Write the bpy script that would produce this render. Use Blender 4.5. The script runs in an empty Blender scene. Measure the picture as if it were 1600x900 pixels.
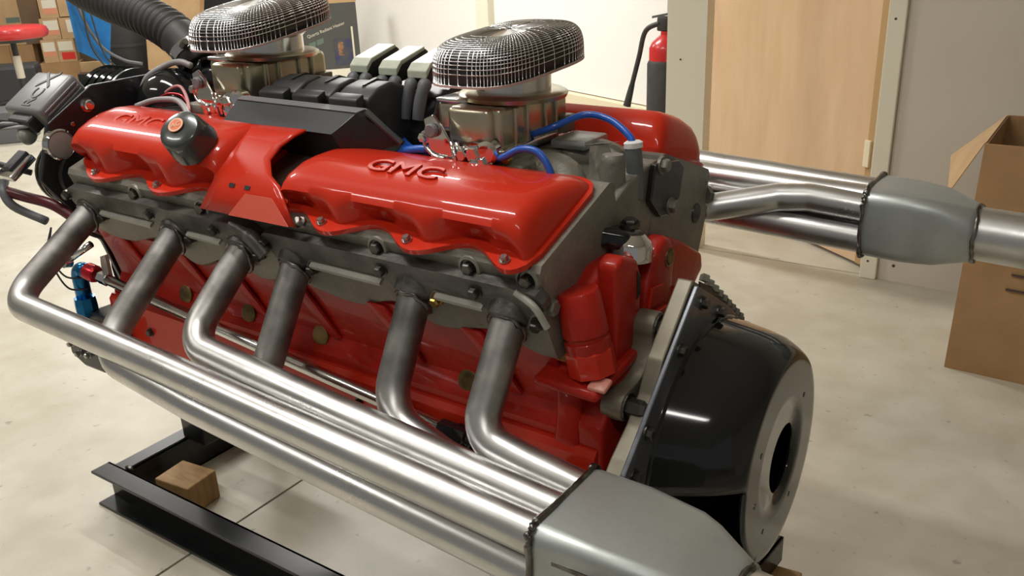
import bpy, bmesh, math, random
from mathutils import Vector, Matrix, Quaternion
random.seed(7)
S = bpy.context.scene
COL = S.collection
PI = math.pi

# ------------------------------------------------------------------ camera
cam = bpy.data.cameras.new('camera')
camo = bpy.data.objects.new('camera', cam)
COL.objects.link(camo)
cam.sensor_width = 36.0
cam.lens = 1366.0 / 1600.0 * 36.0
cam.clip_start = 0.02
cam.clip_end = 60
right = Vector((0.82504962, 0.56361477, -0.04039188))
down = Vector((0.17664601, -0.32516237, -0.92901325))
fwd = Vector((-0.53673951, 0.75934697, -0.36783539))
m = Matrix((right, -down, -fwd)).transposed().to_4x4()
m.translation = Vector((0, 0, 1.05))
camo.matrix_world = m
S.camera = camo

# ------------------------------------------------------------------ world, lamps, exposure
wd = bpy.data.worlds.new('world')
S.world = wd
wd.use_nodes = True
wd.node_tree.nodes['Background'].inputs[0].default_value = (1.0, 0.98, 0.95, 1)
wd.node_tree.nodes['Background'].inputs[1].default_value = 0.18
S.view_settings.view_transform = 'Standard'
S.view_settings.look = 'None'
S.view_settings.exposure = 0.0
S.view_settings.gamma = 1.0
CEIL = 2.75
FIXTURES = [(-3.3, 3.1, 74), (-1.35, 0.45, 26), (-3.9, 1.0, 36), (-2.4, -0.7, 12), (-6.4, 3.6, 62), (0.35, -0.75, 11)]


def area_lamp(name, loc, sx, sy, power):
    l = bpy.data.lights.new(name, 'AREA')
    l.shape = 'RECTANGLE'
    l.size, l.size_y = sx, sy
    l.energy = power
    l.color = (1.0, 0.98, 0.945)
    o = bpy.data.objects.new(name, l)
    o.location = loc
    COL.objects.link(o)
    return o


for (fx, fy, fp) in FIXTURES:
    area_lamp('tube_lamp_light', (fx, fy, CEIL - 0.135), 1.2, 0.13, fp)


# ------------------------------------------------------------------ materials
def mat(name, col, rough=0.5, metal=0.0, coat=0.0, var=None, vscale=8.0, vdet=6.0, bump=0.0, bscale=60.0,
        rvar=0.0, stretch=(1, 1, 1), spec=0.5, lo=0.35, hi=0.65, trans=0.0, emit=0.0):
    """plain procedural material: base colour mixed with a noise-driven second colour"""
    mm = bpy.data.materials.new(name)
    mm.use_nodes = True
    nt = mm.node_tree
    b = nt.nodes['Principled BSDF']
    b.inputs['Base Color'].default_value = (*col, 1)
    b.inputs['Roughness'].default_value = rough
    b.inputs['Metallic'].default_value = metal
    b.inputs['Coat Weight'].default_value = coat
    b.inputs['Coat Roughness'].default_value = 0.04
    b.inputs['Specular IOR Level'].default_value = spec
    if trans:
        b.inputs['Transmission Weight'].default_value = trans
    if emit:
        b.inputs['Emission Color'].default_value = (*col, 1)
        b.inputs['Emission Strength'].default_value = emit
    if var or bump or rvar:
        tc = nt.nodes.new('ShaderNodeTexCoord')
        mp = nt.nodes.new('ShaderNodeMapping')
        mp.inputs['Scale'].default_value = stretch
        nt.links.new(tc.outputs['Object'], mp.inputs['Vector'])
    if var or rvar:
        n = nt.nodes.new('ShaderNodeTexNoise')
        n.inputs['Scale'].default_value = vscale
        n.inputs['Detail'].default_value = vdet
        n.inputs['Roughness'].default_value = 0.6
        nt.links.new(mp.outputs[0], n.inputs['Vector'])
        r = nt.nodes.new('ShaderNodeMapRange')
        r.inputs['From Min'].default_value = lo
        r.inputs['From Max'].default_value = hi
        nt.links.new(n.outputs['Fac'], r.inputs['Value'])
    if var:
        mx = nt.nodes.new('ShaderNodeMix')
        mx.data_type = 'RGBA'
        mx.inputs['A'].default_value = (*col, 1)
        mx.inputs['B'].default_value = (*var, 1)
        nt.links.new(r.outputs[0], mx.inputs['Factor'])
        nt.links.new(mx.outputs['Result'], b.inputs['Base Color'])
    if rvar:
        a = nt.nodes.new('ShaderNodeMath')
        a.operation = 'MULTIPLY_ADD'
        a.inputs[1].default_value = rvar
        a.inputs[2].default_value = rough
        nt.links.new(r.outputs[0], a.inputs[0])
        nt.links.new(a.outputs[0], b.inputs['Roughness'])
    if bump:
        n2 = nt.nodes.new('ShaderNodeTexNoise')
        n2.inputs['Scale'].default_value = bscale
        n2.inputs['Detail'].default_value = 4
        nt.links.new(mp.outputs[0], n2.inputs['Vector'])
        bp = nt.nodes.new('ShaderNodeBump')
        bp.inputs['Strength'].default_value = bump
        bp.inputs['Distance'].default_value = 0.004
        nt.links.new(n2.outputs['Fac'], bp.inputs['Height'])
        nt.links.new(bp.outputs[0], b.inputs['Normal'])
    return mm


M = {}
M['red'] = mat('red_engine_enamel', (0.56, 0.028, 0.010), 0.34, 0, 0.42, spec=0.10)
M['redcast'] = mat('red_painted_casting', (0.46, 0.019, 0.009), 0.40, 0, 0.25, spec=0.2, var=(0.36, 0.014, 0.007), vscale=14, bump=0.25, bscale=90)
M['copper'] = mat('copper_gasket', (0.55, 0.26, 0.10), 0.45, 0.6)
M['iron'] = mat('grey_cast_iron', (0.185, 0.175, 0.145), 0.46, 0.3, 0, var=(0.26, 0.245, 0.20), vscale=16, bump=0.3, bscale=140)
M['irondark'] = mat('dark_scaled_steel', (0.075, 0.070, 0.064), 0.42, 0.6, 0, var=(0.16, 0.15, 0.135), vscale=30, bump=0.2, bscale=120)
M['ironpale'] = mat('pale_iron', (0.46, 0.45, 0.39), 0.45, 0.2, 0, var=(0.36, 0.35, 0.30), vscale=20)  # paler iron; on the head ledge the pale tone stands for caught light
M['tube'] = mat('bare_steel_tube', (0.74, 0.735, 0.73), 0.25, 1.0, 0, var=(0.58, 0.575, 0.565), vscale=9, rvar=0.16, stretch=(1, 1, 1))
M['tubedull'] = mat('dull_heat_marked_steel', (0.52, 0.51, 0.50), 0.33, 1.0, 0, var=(0.36, 0.35, 0.335), vscale=16, rvar=0.15)
M['collector'] = mat('ground_collector_steel', (0.46, 0.49, 0.475), 0.42, 0.75, 0, var=(0.36, 0.38, 0.37), vscale=9, rvar=0.15, lo=0.5, hi=0.75)
M['weld'] = mat('weld_bead', (0.26, 0.245, 0.235), 0.3, 1.0, 0, var=(0.10, 0.085, 0.075), vscale=60)
M['black'] = mat('gloss_black_paint', (0.008, 0.009, 0.010), 0.10, 0, 0.35, spec=0.4)
M['blacksat'] = mat('satin_black_paint', (0.014, 0.014, 0.015), 0.32, 0, 0.2)
M['blackgrey'] = mat('black_painted_sheet', (0.035, 0.037, 0.042), 0.33, 0, 0.1)
M['flange'] = mat('worn_black_flange', (0.10, 0.108, 0.125), 0.30, 0.3, 0.4, var=(0.24, 0.26, 0.30), vscale=10, lo=0.5, hi=0.7)
M['plastic'] = mat('black_moulded_plastic', (0.022, 0.022, 0.023), 0.45)
M['rubber'] = mat('grey_black_rubber', (0.050, 0.048, 0.046), 0.55, var=(0.032, 0.031, 0.030), vscale=20)
M['boot'] = mat('grey_rubber_boot', (0.12, 0.125, 0.13), 0.5)
M['alu'] = mat('machined_aluminium', (0.235, 0.210, 0.155), 0.45, 0.4, 0, var=(0.18, 0.16, 0.118), vscale=20)
M['zinc'] = mat('gold_zinc_carburetor', (0.58, 0.55, 0.41), 0.28, 0.9, 0, var=(0.48, 0.45, 0.32), vscale=12)
M['chrome'] = mat('chrome', (0.78, 0.78, 0.78), 0.06, 1.0)
M['wire'] = mat('chrome_mesh_wire', (0.86, 0.86, 0.86), 0.26, 1.0)
M['core'] = mat('dark_filter_gauze', (0.05, 0.05, 0.05), 0.40, 0.5)
M['polish'] = mat('polished_aluminium', (0.70, 0.70, 0.69), 0.16, 1.0)
M['pinkrim'] = mat('pale_pink_gasket_rim', (0.55, 0.36, 0.33), 0.5)
M['bolt'] = mat('dark_bolt_steel', (0.10, 0.095, 0.085), 0.35, 0.9)
M['boltbright'] = mat('bright_bolt_steel', (0.42, 0.41, 0.38), 0.28, 1.0)
M['brass'] = mat('brass', (0.60, 0.42, 0.12), 0.28, 1.0)
M['brasscap'] = mat('tarnished_core_plug', (0.33, 0.24, 0.10), 0.42, 0.8, 0, var=(0.10, 0.075, 0.03), vscale=25)
M['blue'] = mat('blue_silicone_wire', (0.015, 0.105, 0.50), 0.32, 0, 0.3)
M['bluefit'] = mat('blue_anodised_fitting', (0.012, 0.15, 0.36), 0.25, 0.8)
M['redfit'] = mat('red_anodised_fitting', (0.50, 0.018, 0.03), 0.25, 0.6)
M['cap'] = mat('grey_black_cap_enamel', (0.050, 0.056, 0.053), 0.24, 0.3, 0.5)
M['orange'] = mat('orange_print', (0.80, 0.20, 0.07), 0.45)
M['palelabel'] = mat('pale_print', (0.80, 0.52, 0.38), 0.45)
M['ecu'] = mat('grey_plastic_housing', (0.20, 0.195, 0.20), 0.38, 0.1)
M['ecudark'] = mat('dark_housing_lettering', (0.055, 0.053, 0.056), 0.45)
M['coiltop'] = mat('pale_green_coil_label', (0.56, 0.60, 0.47), 0.4, 0, 0, var=(0.42, 0.45, 0.36), vscale=30)
M['glass'] = mat('smoky_lens', (0.26, 0.26, 0.235), 0.35, 0.0, 0.3)
M['greycable'] = mat('grey_cable', (0.30, 0.29, 0.29), 0.45)
M['pinkcable'] = mat('pink_cable', (0.50, 0.20, 0.20), 0.45)
M['white'] = mat('white_print', (0.75, 0.75, 0.73), 0.5)
M['drywall'] = mat('greige_drywall', (0.62, 0.565, 0.48), 0.6, 0, 0, var=(0.59, 0.53, 0.45), vscale=2.5)
M['cream'] = mat('cream_painted_wall', (0.80, 0.76, 0.62), 0.55)
M['whitewall'] = mat('white_painted_wall', (0.86, 0.84, 0.79), 0.55)
M['panelwhite'] = mat('gloss_white_panel', (0.90, 0.89, 0.85), 0.35)
M['creamtrim'] = mat('cream_trim', (0.78, 0.68, 0.48), 0.5)
M['ply'] = mat('birch_plywood_door', (0.68, 0.47, 0.29), 0.42, 0, 0.1, var=(0.62, 0.41, 0.235), vscale=7, stretch=(2.0, 2.0, 0.5))
M['plyedge'] = mat('plywood_edge', (0.45, 0.28, 0.12), 0.5)
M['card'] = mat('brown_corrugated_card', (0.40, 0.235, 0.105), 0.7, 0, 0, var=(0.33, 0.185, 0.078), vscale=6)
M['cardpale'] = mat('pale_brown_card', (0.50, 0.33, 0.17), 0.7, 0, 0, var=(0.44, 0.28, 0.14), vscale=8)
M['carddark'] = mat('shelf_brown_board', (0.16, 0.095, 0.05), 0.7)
M['ink'] = mat('dark_ink', (0.07, 0.05, 0.045), 0.7)
M['redink'] = mat('red_sticker', (0.65, 0.03, 0.02), 0.5)
M['salmon'] = mat('salmon_sticker', (0.66, 0.27, 0.15), 0.55)
M['greenink'] = mat('grey_green_sticker', (0.12, 0.17, 0.13), 0.55)
M['paper'] = mat('paper_label', (0.70, 0.64, 0.52), 0.6)
M['bluetarp'] = mat('blue_plastic_sheet', (0.012, 0.19, 0.52), 0.4, var=(0.01, 0.13, 0.38), vscale=10)
M['tank'] = mat('dark_grey_drum_plastic', (0.040, 0.040, 0.042), 0.5)
M['stoolred'] = mat('red_vinyl', (0.60, 0.035, 0.035), 0.30, 0, 0.3)
M['poster'] = mat('dark_printed_card', (0.075, 0.075, 0.072), 0.4, 0, 0.2)
M['posterblue'] = mat('navy_print', (0.030, 0.035, 0.14), 0.4, var=(0.075, 0.075, 0.072), vscale=9)
M['flame'] = mat('brown_photo_print', (0.42, 0.21, 0.10), 0.5, var=(0.10, 0.06, 0.05), vscale=35)
M['wood'] = mat('pine_block', (0.42, 0.255, 0.10), 0.6, var=(0.27, 0.145, 0.05), vscale=12, stretch=(1, 6, 1))
M['extred'] = mat('extinguisher_red', (0.55, 0.02, 0.02), 0.3, 0, 0.5)
M['stand'] = mat('black_stand_paint', (0.010, 0.011, 0.012), 0.30, 0, 0.3, spec=0.3, var=(0.018, 0.019, 0.020), vscale=14)
M['ceiling'] = mat('white_ceiling', (0.62, 0.60, 0.56), 0.7)
M['diffuser'] = mat('lit_lamp_diffuser', (1.0, 0.96, 0.88), 0.5, emit=6.0)


def floor_material():
    mm = bpy.data.materials.new('sealed_concrete')
    mm.use_nodes = True
    nt = mm.node_tree
    b = nt.nodes['Principled BSDF']
    tc = nt.nodes.new('ShaderNodeTexCoord')

    def noise(scale, det, dist=0.0):
        n = nt.nodes.new('ShaderNodeTexNoise')
        n.inputs['Scale'].default_value = scale
        n.inputs['Detail'].default_value = det
        n.inputs['Distortion'].default_value = dist
        nt.links.new(tc.outputs['Object'], n.inputs['Vector'])
        return n

    def ramp(n, p0, c0, p1, c1):
        r = nt.nodes.new('ShaderNodeValToRGB')
        r.color_ramp.elements[0].position = p0
        r.color_ramp.elements[0].color = (*c0, 1)
        r.color_ramp.elements[1].position = p1
        r.color_ramp.elements[1].color = (*c1, 1)
        nt.links.new(n.outputs['Fac'], r.inputs['Fac'])
        return r

    r1 = ramp(noise(2.6, 10, 0.0), 0.32, (0.500, 0.462, 0.370), 0.68, (0.595, 0.562, 0.470))
    r2 = ramp(noise(9, 10, 0.2), 0.30, (0.86, 0.845, 0.81), 0.62, (1, 1, 1))
    r3 = ramp(noise(38, 5), 0.26, (0.36, 0.33, 0.29), 0.345, (1, 1, 1))
    mx = nt.nodes.new('ShaderNodeMix')
    mx.data_type = 'RGBA'
    mx.blend_type = 'MULTIPLY'
    mx.inputs['Factor'].default_value = 1
    nt.links.new(r1.outputs[0], mx.inputs['A'])
    nt.links.new(r2.outputs[0], mx.inputs['B'])
    mx2 = nt.nodes.new('ShaderNodeMix')
    mx2.data_type = 'RGBA'
    mx2.blend_type = 'MULTIPLY'
    mx2.inputs['Factor'].default_value = 0.55
    nt.links.new(mx.outputs['Result'], mx2.inputs['A'])
    nt.links.new(r3.outputs[0], mx2.inputs['B'])
    nt.links.new(mx2.outputs['Result'], b.inputs['Base Color'])
    b.inputs['Roughness'].default_value = 0.42
    bp = nt.nodes.new('ShaderNodeBump')
    bp.inputs['Strength'].default_value = 0.12
    bp.inputs['Distance'].default_value = 0.004
    nt.links.new(noise(24, 6).outputs['Fac'], bp.inputs['Height'])
    nt.links.new(bp.outputs[0], b.inputs['Normal'])
    return mm


M['floor'] = floor_material()

def heat_tube_material():
    mm = M['tube']
    nt = mm.node_tree
    p = nt.nodes['Principled BSDF']
    at = nt.nodes.new('ShaderNodeAttribute')
    at.attribute_name = 'heat_stain'
    src = p.inputs['Base Color'].links[0].from_socket
    tc = nt.nodes.new('ShaderNodeTexCoord')
    n = nt.nodes.new('ShaderNodeTexNoise')
    n.inputs['Scale'].default_value = 26
    n.inputs['Detail'].default_value = 5
    nt.links.new(tc.outputs['Object'], n.inputs['Vector'])
    r = nt.nodes.new('ShaderNodeValToRGB')
    r.color_ramp.elements[0].position = 0.35
    r.color_ramp.elements[0].color = (0.17, 0.162, 0.152, 1)
    r.color_ramp.elements[1].position = 0.65
    r.color_ramp.elements[1].color = (0.36, 0.348, 0.332, 1)
    nt.links.new(n.outputs['Fac'], r.inputs['Fac'])
    mx = nt.nodes.new('ShaderNodeMix')
    mx.data_type = 'RGBA'
    nt.links.new(at.outputs['Color'], mx.inputs['Factor'])
    nt.links.new(src, mx.inputs['A'])
    nt.links.new(r.outputs[0], mx.inputs['B'])
    nt.links.new(mx.outputs['Result'], p.inputs['Base Color'])
    ro = p.inputs['Roughness'].links[0].from_socket
    ad = nt.nodes.new('ShaderNodeMath')
    ad.operation = 'MULTIPLY_ADD'
    ad.inputs[1].default_value = 0.17
    nt.links.new(at.outputs['Color'], ad.inputs[0])
    nt.links.new(ro, ad.inputs[2])
    nt.links.new(ad.outputs[0], p.inputs['Roughness'])


heat_tube_material()

# ------------------------------------------------------------------ helpers
PINV = {}


def link(name, data, parent=None):
    o = bpy.data.objects.new(name, data)
    COL.objects.link(o)
    if parent is not None:
        o.parent = parent
        o.matrix_parent_inverse = PINV.get(parent.name, Matrix())
    return o


def obj(name, bm, m_, parent=None, smooth=False, angle=None):
    bmesh.ops.recalc_face_normals(bm, faces=bm.faces[:])
    me = bpy.data.meshes.new(name)
    bm.to_mesh(me)
    bm.free()
    me.materials.append(M[m_] if isinstance(m_, str) else m_)
    if smooth:
        me.polygons.foreach_set('use_smooth', [True] * len(me.polygons))
        me.update()
        if angle:
            me.set_sharp_from_angle(angle=math.radians(angle))
    return link(name, me, parent)


def thing(name, label, cat, loc=(0, 0, 0), group=None):
    o = bpy.data.objects.new(name, None)
    COL.objects.link(o)
    o.empty_display_size = 0.05
    o.location = loc
    PINV[o.name] = Matrix.Translation(Vector(loc)).inverted()
    return tag(o, label, cat, group)


def tag(o, label, cat, group=None):
    o['label'] = label
    o['category'] = cat
    if group:
        o['group'] = group
    return o


def struct(o):
    o['kind'] = 'structure'
    return o


def V(*a):
    return Vector(a)


def ortho(d):
    d = Vector(d).normalized()
    up = V(0, 0, 1) if abs(d.z) < 0.9 else V(1, 0, 0)
    a = d.cross(up).normalized()
    return a, d.cross(a).normalized()


def add_box(bm, c, s, rot=None, bevel=0.0, seg=2):
    r = bmesh.ops.create_cube(bm, size=1.0)
    vs = r['verts']
    mtx = Matrix.Translation(Vector(c)) @ (rot.to_4x4() if rot else Matrix()) @ Matrix.Diagonal((*s, 1))
    bmesh.ops.transform(bm, matrix=mtx, verts=vs)
    if bevel:
        es = list({e for v in vs for e in v.link_edges})
        bmesh.ops.bevel(bm, geom=es, offset=bevel, segments=seg, affect='EDGES', profile=0.5)


def box(c, s, rot=None, bevel=0.0, seg=2):
    bm = bmesh.new()
    add_box(bm, c, s, rot, bevel, seg)
    return bm


def add_rings(bm, rings, cap0=True, cap1=True, closed=True):
    vr = [[bm.verts.new(p) for p in r] for r in rings]
    n = len(rings[0])
    for i in range(len(vr) - 1):
        for j in range(n if closed else n - 1):
            k = (j + 1) % n
            bm.faces.new((vr[i][j], vr[i][k], vr[i + 1][k], vr[i + 1][j]))
    if cap0:
        bm.faces.new(vr[0])
    if cap1:
        bm.faces.new(vr[-1])
    return vr


def rings_bm(rings, cap0=True, cap1=True, closed=True):
    bm = bmesh.new()
    add_rings(bm, rings, cap0, cap1, closed)
    return bm


def add_lathe(bm, p0, d, prof, seg=24, cap0=True, cap1=True, a0=0.0):
    """prof: list of (distance along d, radius)"""
    p0 = Vector(p0)
    d = Vector(d).normalized()
    a, b = ortho(d)
    rings = []
    for (t, r) in prof:
        r = max(r, 1e-5)
        rings.append([p0 + d * t + (a * math.cos(a0 + 2 * PI * k / seg) + b * math.sin(a0 + 2 * PI * k / seg)) * r for k in range(seg)])
    add_rings(bm, rings, cap0, cap1)


def lathe(p0, d, prof, seg=24, a0=0.0):
    bm = bmesh.new()
    add_lathe(bm, p0, d, prof, seg, a0=a0)
    return bm


def fillet(pts, R, n=7):
    pts = [Vector(p) for p in pts]
    out = [pts[0]]
    for i in range(1, len(pts) - 1):
        p = pts[i]
        d0 = (pts[i - 1] - p)
        d1 = (pts[i + 1] - p)
        l0, l1 = d0.length, d1.length
        d0.normalize()
        d1.normalize()
        ang = d0.angle(d1)
        if ang > 3.1:
            out.append(p)
            continue
        r = R[i - 1] if isinstance(R, (list, tuple)) else R
        t = min(r / math.tan(ang / 2), l0 * 0.48, l1 * 0.48)
        r = t * math.tan(ang / 2)
        c = p + (d0 + d1).normalized() * (r / math.sin(ang / 2))
        s, e = p + d0 * t - c, p + d1 * t - c
        q = s.rotation_difference(e)
        for k in range(n + 1):
            out.append(c + Quaternion().slerp(q, k / n) @ s)
    out.append(pts[-1])
    return out


def smoothpath(pts, n=6):
    """Catmull-Rom through the points"""
    pts = [Vector(p) for p in pts]
    P = [pts[0] * 2 - pts[1]] + pts + [pts[-1] * 2 - pts[-2]]
    out = []
    for i in range(1, len(P) - 2):
        for k in range(n):
            t = k / n
            a, b, c, d = P[i - 1], P[i], P[i + 1], P[i + 2]
            out.append(0.5 * ((2 * b) + (c - a) * t + (2 * a - 5 * b + 4 * c - d) * t * t + (3 * b - a - 3 * c + d) * t ** 3))
    out.append(pts[-1])
    return out


def add_tube(bm, path, r, seg=12, cap=True):
    path = [Vector(p) for p in path]
    n = len(path)
    tang = []
    for i in range(n):
        t = (path[min(i + 1, n - 1)] - path[max(i - 1, 0)])
        tang.append(t.normalized())
    a, b = ortho(tang[0])
    rings = []
    for i in range(n):
        if i:
            q = tang[i - 1].rotation_difference(tang[i])
            a = q @ a
            b = q @ b
        rr = r[i] if isinstance(r, (list, tuple)) else r
        rings.append([path[i] + (a * math.cos(2 * PI * k / seg) + b * math.sin(2 * PI * k / seg)) * rr for k in range(seg)])
    add_rings(bm, rings, cap, cap)


def tube(path, r, seg=12, cap=True):
    bm = bmesh.new()
    add_tube(bm, path, r, seg, cap)
    return bm


def add_prism(bm, poly, vec, bevel=0.0, seg=2):
    vec = Vector(vec)
    lo = [bm.verts.new(Vector(p)) for p in poly]
    hi = [bm.verts.new(Vector(p) + vec) for p in poly]
    n = len(poly)
    f0 = bm.faces.new(lo)
    f1 = bm.faces.new(hi)
    fs = [f0, f1]
    for i in range(n):
        fs.append(bm.faces.new((lo[i], lo[(i + 1) % n], hi[(i + 1) % n], hi[i])))
    bmesh.ops.recalc_face_normals(bm, faces=fs)
    if bevel:
        es = list({e for f in fs for e in f.edges})
        bmesh.ops.bevel(bm, geom=es, offset=bevel, segments=seg, affect='EDGES', profile=0.5)


def prism(poly, vec, bevel=0.0, seg=2):
    bm = bmesh.new()
    add_prism(bm, poly, vec, bevel, seg)
    return bm


Y0 = 0.895


def W(x, u, z):
    return V(x, Y0 + u, z)


def xprism(poly, x0, x1, bevel=0.0, seg=2):
    return prism([W(x0, u, z) for (u, z) in poly], (x1 - x0, 0, 0), bevel, seg)


def hexbolt(parent, p, d, r=0.008, h=0.007, m_='bolt', washer=True, name='bolt', seg=6):
    bm = bmesh.new()
    if washer:
        add_lathe(bm, Vector(p) - Vector(d).normalized() * 0.002, d, [(0, r * 1.35), (0.0035, r * 1.3)], 14)
    add_lathe(bm, Vector(p), d, [(0, r), (h * 0.8, r), (h, r * 0.82)], seg)
    return obj(name, bm, m_, parent)


def text(body, size, mtx, m_, parent, ext=0.002, name='lettering', align='CENTER', bevel=0.0, wide=1.0):
    c = bpy.data.curves.new(name, 'FONT')
    c.body = body
    c.size = size
    c.extrude = ext
    c.bevel_depth = bevel
    c.align_x = align
    c.align_y = 'CENTER'
    c.materials.append(M[m_])
    c.resolution_u = 3
    tmp = bpy.data.objects.new(name, c)
    COL.objects.link(tmp)
    dg = bpy.context.evaluated_depsgraph_get()
    me = bpy.data.meshes.new_from_object(tmp.evaluated_get(dg))
    bpy.data.objects.remove(tmp)
    if wide != 1:
        me.transform(Matrix.Diagonal((wide, 1, 1, 1)))
    me.transform(mtx)
    return link(name, me, parent)


def frame_mtx(origin, xdir, ydir):
    x = Vector(xdir).normalized()
    z = x.cross(Vector(ydir)).normalized()
    y = z.cross(x)
    mm = Matrix((x, y, z)).transposed().to_4x4()
    mm.translation = Vector(origin)
    return mm


# ------------------------------------------------------------------ the room
HB = V(-1.7, 3.736, 0)                    # the back wall runs from here...
DB = V(-0.911, 0.411, 0).normalized()     # ...this way, to the left
NB = V(-0.411, -0.911, 0).normalized()    # and faces this way


def wall_slab(name, a, b, z0, z1, thick_dir, t, m_):
    a, b = Vector(a), Vector(b)
    poly = [V(a.x, a.y, z0), V(b.x, b.y, z0), V(b.x, b.y, z1), V(a.x, a.y, z1)]
    return struct(obj(name, prism(poly, Vector(thick_dir) * t), m_))


fl = struct(obj('floor', box((-4.2, 2.0, -0.06), (15.2, 11.6, 0.1)), 'irondark'))
JX = -1.3
for (x0, x1, y0, y1) in [(-11.7, JX - 0.003, -3.7, 2.812), (JX + 0.003, 3.4, -3.7, 2.812), (-11.7, 3.4, 2.818, 7.7)]:
    o = obj('concrete_slab', box(((x0 + x1) / 2, (y0 + y1) / 2, -0.005), (x1 - x0, y1 - y0, 0.01)), 'floor', fl)
PY = 2.80
wp = struct(obj('wall_right', prism([V(-0.545, PY, 0), V(3.3, PY - 0.28, 0), V(3.3, PY - 0.28, CEIL), V(-0.545, PY, CEIL)], (0, 0.12, 0)), 'drywall'))
wj = struct(obj('wall_partition', box((-1.226, PY + 0.03, CEIL / 2), (0.140, 0.06, CEIL)), 'cream'))
wall_slab('wall_header', V(-1.135, PY, 0), V(-0.545, PY, 0), 2.1, CEIL, (0, 1, 0), 0.12, 'drywall')
tr = struct(obj('trim_1', box((-0.572, PY - 0.004, 1.04), (0.05, 0.03, 2.08), None, 0.003), 'cream'))
sc = bmesh.new()
for (x, z) in [(-0.58, 0.09), (-0.60, 0.62), (-0.6, 0.95)]:
    pass
for (x, y, z) in [(-0.575, PY - 0.018, 0.06), (-0.575, PY - 0.018, 0.80)]:
    hexbolt(tr, (x, y, z), (0, -1, 0), 0.004, 0.002, 'ink', False, 'screw')
for (x, z) in [(-0.50, 0.052), (-0.52, 0.86)]:
    hexbolt(wp, (x, PY - 0.004, z), (0, -1, 0), 0.005, 0.002, 'ink', False, 'screw')
hexbolt(wj, (-1.245, PY - 0.001, 0.66), (0, -1, 0), 0.0035, 0.0015, 'ink', False, 'screw')

wall_slab('wall_back', HB + DB * -0.6, HB + DB * 10.2, 0, CEIL, -NB, 0.1, 'whitewall')
wall_slab('wall_left', V(-10.9, 7.9, 0), V(-10.9, -3.4, 0), 0, CEIL, (-1, 0, 0), 0.1, 'whitewall')
wall_slab('wall_far_right', V(3.3, -1.2, 0), V(3.3, 2.6, 0), 0, CEIL, (1, 0, 0), 0.1, 'drywall')
struct(obj('ceiling', box((-4.2, 2.2, CEIL + 0.05), (15.2, 11.2, 0.1)), 'ceiling'))


def on_back(s, z, off=0.0):
    p = HB + DB * s + NB * off
    return V(p.x, p.y, z)


def back_plate(name, s0, s1, z0, z1, off, t, m_, parent=None, bevel=0.0):
    return obj(name, prism([on_back(s0, z0, off), on_back(s1, z0, off), on_back(s1, z1, off), on_back(s0, z1, off)], NB * t, bevel), m_, parent)


# big white panel door on the back wall, in a cream frame
d2 = struct(back_plate('door_2', 0.02, 1.545, 0.305, 2.05, 0.001, 0.02, 'panelwhite'))
struct(back_plate('trim_2', 1.575, 1.72, 0.0, 2.12, 0.001, 0.05, 'cream', None, 0.004))
struct(back_plate('trim_3', -0.3, 1.56, 0.0, 0.30, 0.001, 0.06, 'creamtrim', None, 0.004))

# plywood door ajar in the opening, hinged at the right
hinge = V(-0.615, 2.865, 0)
dd = V(-0.806, 0.592, 0).normalized()
dn = V(-0.592, -0.806, 0).normalized()
d1 = struct(obj('door_1', prism([hinge + dd * 0.012 + V(0, 0, 0.015), hinge + dd * 0.98 + V(0, 0, 0.015), hinge + dd * 0.98 + V(0, 0, 2.03), hinge + dd * 0.012 + V(0, 0, 2.03)], dn * -0.035), 'ply'))
obj('edge_strip', prism([hinge + dd * -0.008 + V(0, 0, 0.015) + dn * 0.004, hinge + dd * 0.022 + V(0, 0, 0.015) + dn * 0.004, hinge + dd * 0.022 + V(0, 0, 2.03) + dn * 0.004, hinge + dd * -0.008 + V(0, 0, 2.03) + dn * 0.004], dn * -0.036), 'plyedge', d1)
hb = obj('hinge', prism([hinge + dd * 0.002 + V(0, 0, 0.34) + dn * 0.012, hinge + dd * 0.028 + V(0, 0, 0.34) + dn * 0.012, hinge + dd * 0.028 + V(0, 0, 0.425) + dn * 0.012, hinge + dd * 0.002 + V(0, 0, 0.425) + dn * 0.012], dn * -0.01, 0.002), 'creamtrim', d1)

# ceiling lamps (out of frame, seen as reflections and as the light they give)
for i, (fx, fy, fp) in enumerate(FIXTURES):
    t = thing('ceiling_lamp', ['white twin-tube ceiling lamp over the white panel', 'white twin-tube ceiling lamp straight above the engine', 'white twin-tube ceiling lamp between the engine and the stacked boxes', 'white twin-tube ceiling lamp on the open side, left of the viewer', 'white twin-tube ceiling lamp near the far stacked boxes', 'white twin-tube ceiling lamp on the open side, right of the viewer'][i], 'lamp', (fx, fy, CEIL), 'ceiling lamps')
    obj('lamp_housing', box((fx, fy, CEIL - 0.055), (1.26, 0.18, 0.11), None, 0.006), 'panelwhite', t)
    obj('lamp_tube', lathe((fx - 0.6, fy - 0.04, CEIL - 0.122), (1, 0, 0), [(0, 0.012), (1.2, 0.012)], 10), 'diffuser', t, True)
    obj('lamp_tube', lathe((fx - 0.6, fy + 0.04, CEIL - 0.122), (1, 0, 0), [(0, 0.012), (1.2, 0.012)], 10), 'diffuser', t, True)

# ------------------------------------------------------------------ the engine
ENG = thing('engine', 'large red twelve-cylinder V engine with bare steel exhaust headers and two carburetors', 'engine', (-0.85, Y0, 0.2))
TH = math.radians(20)
CT, ST = math.cos(TH), math.sin(TH)


def bk(s, x, a, b):
    """bank frame: a up the bank (0 = rocker cover joint), b outward (0 = exhaust side)"""
    u = 0.215 + a * ST + b * CT
    z = 0.748 + a * CT - b * ST - 0.013 * (x + 0.47) + (0.003 if s > 0 else 0)
    return V(x, Y0 + s * u, z)


def bdir(s, a, b):
    return V(0, s * (a * ST + b * CT), a * CT - b * ST).normalized()


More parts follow.
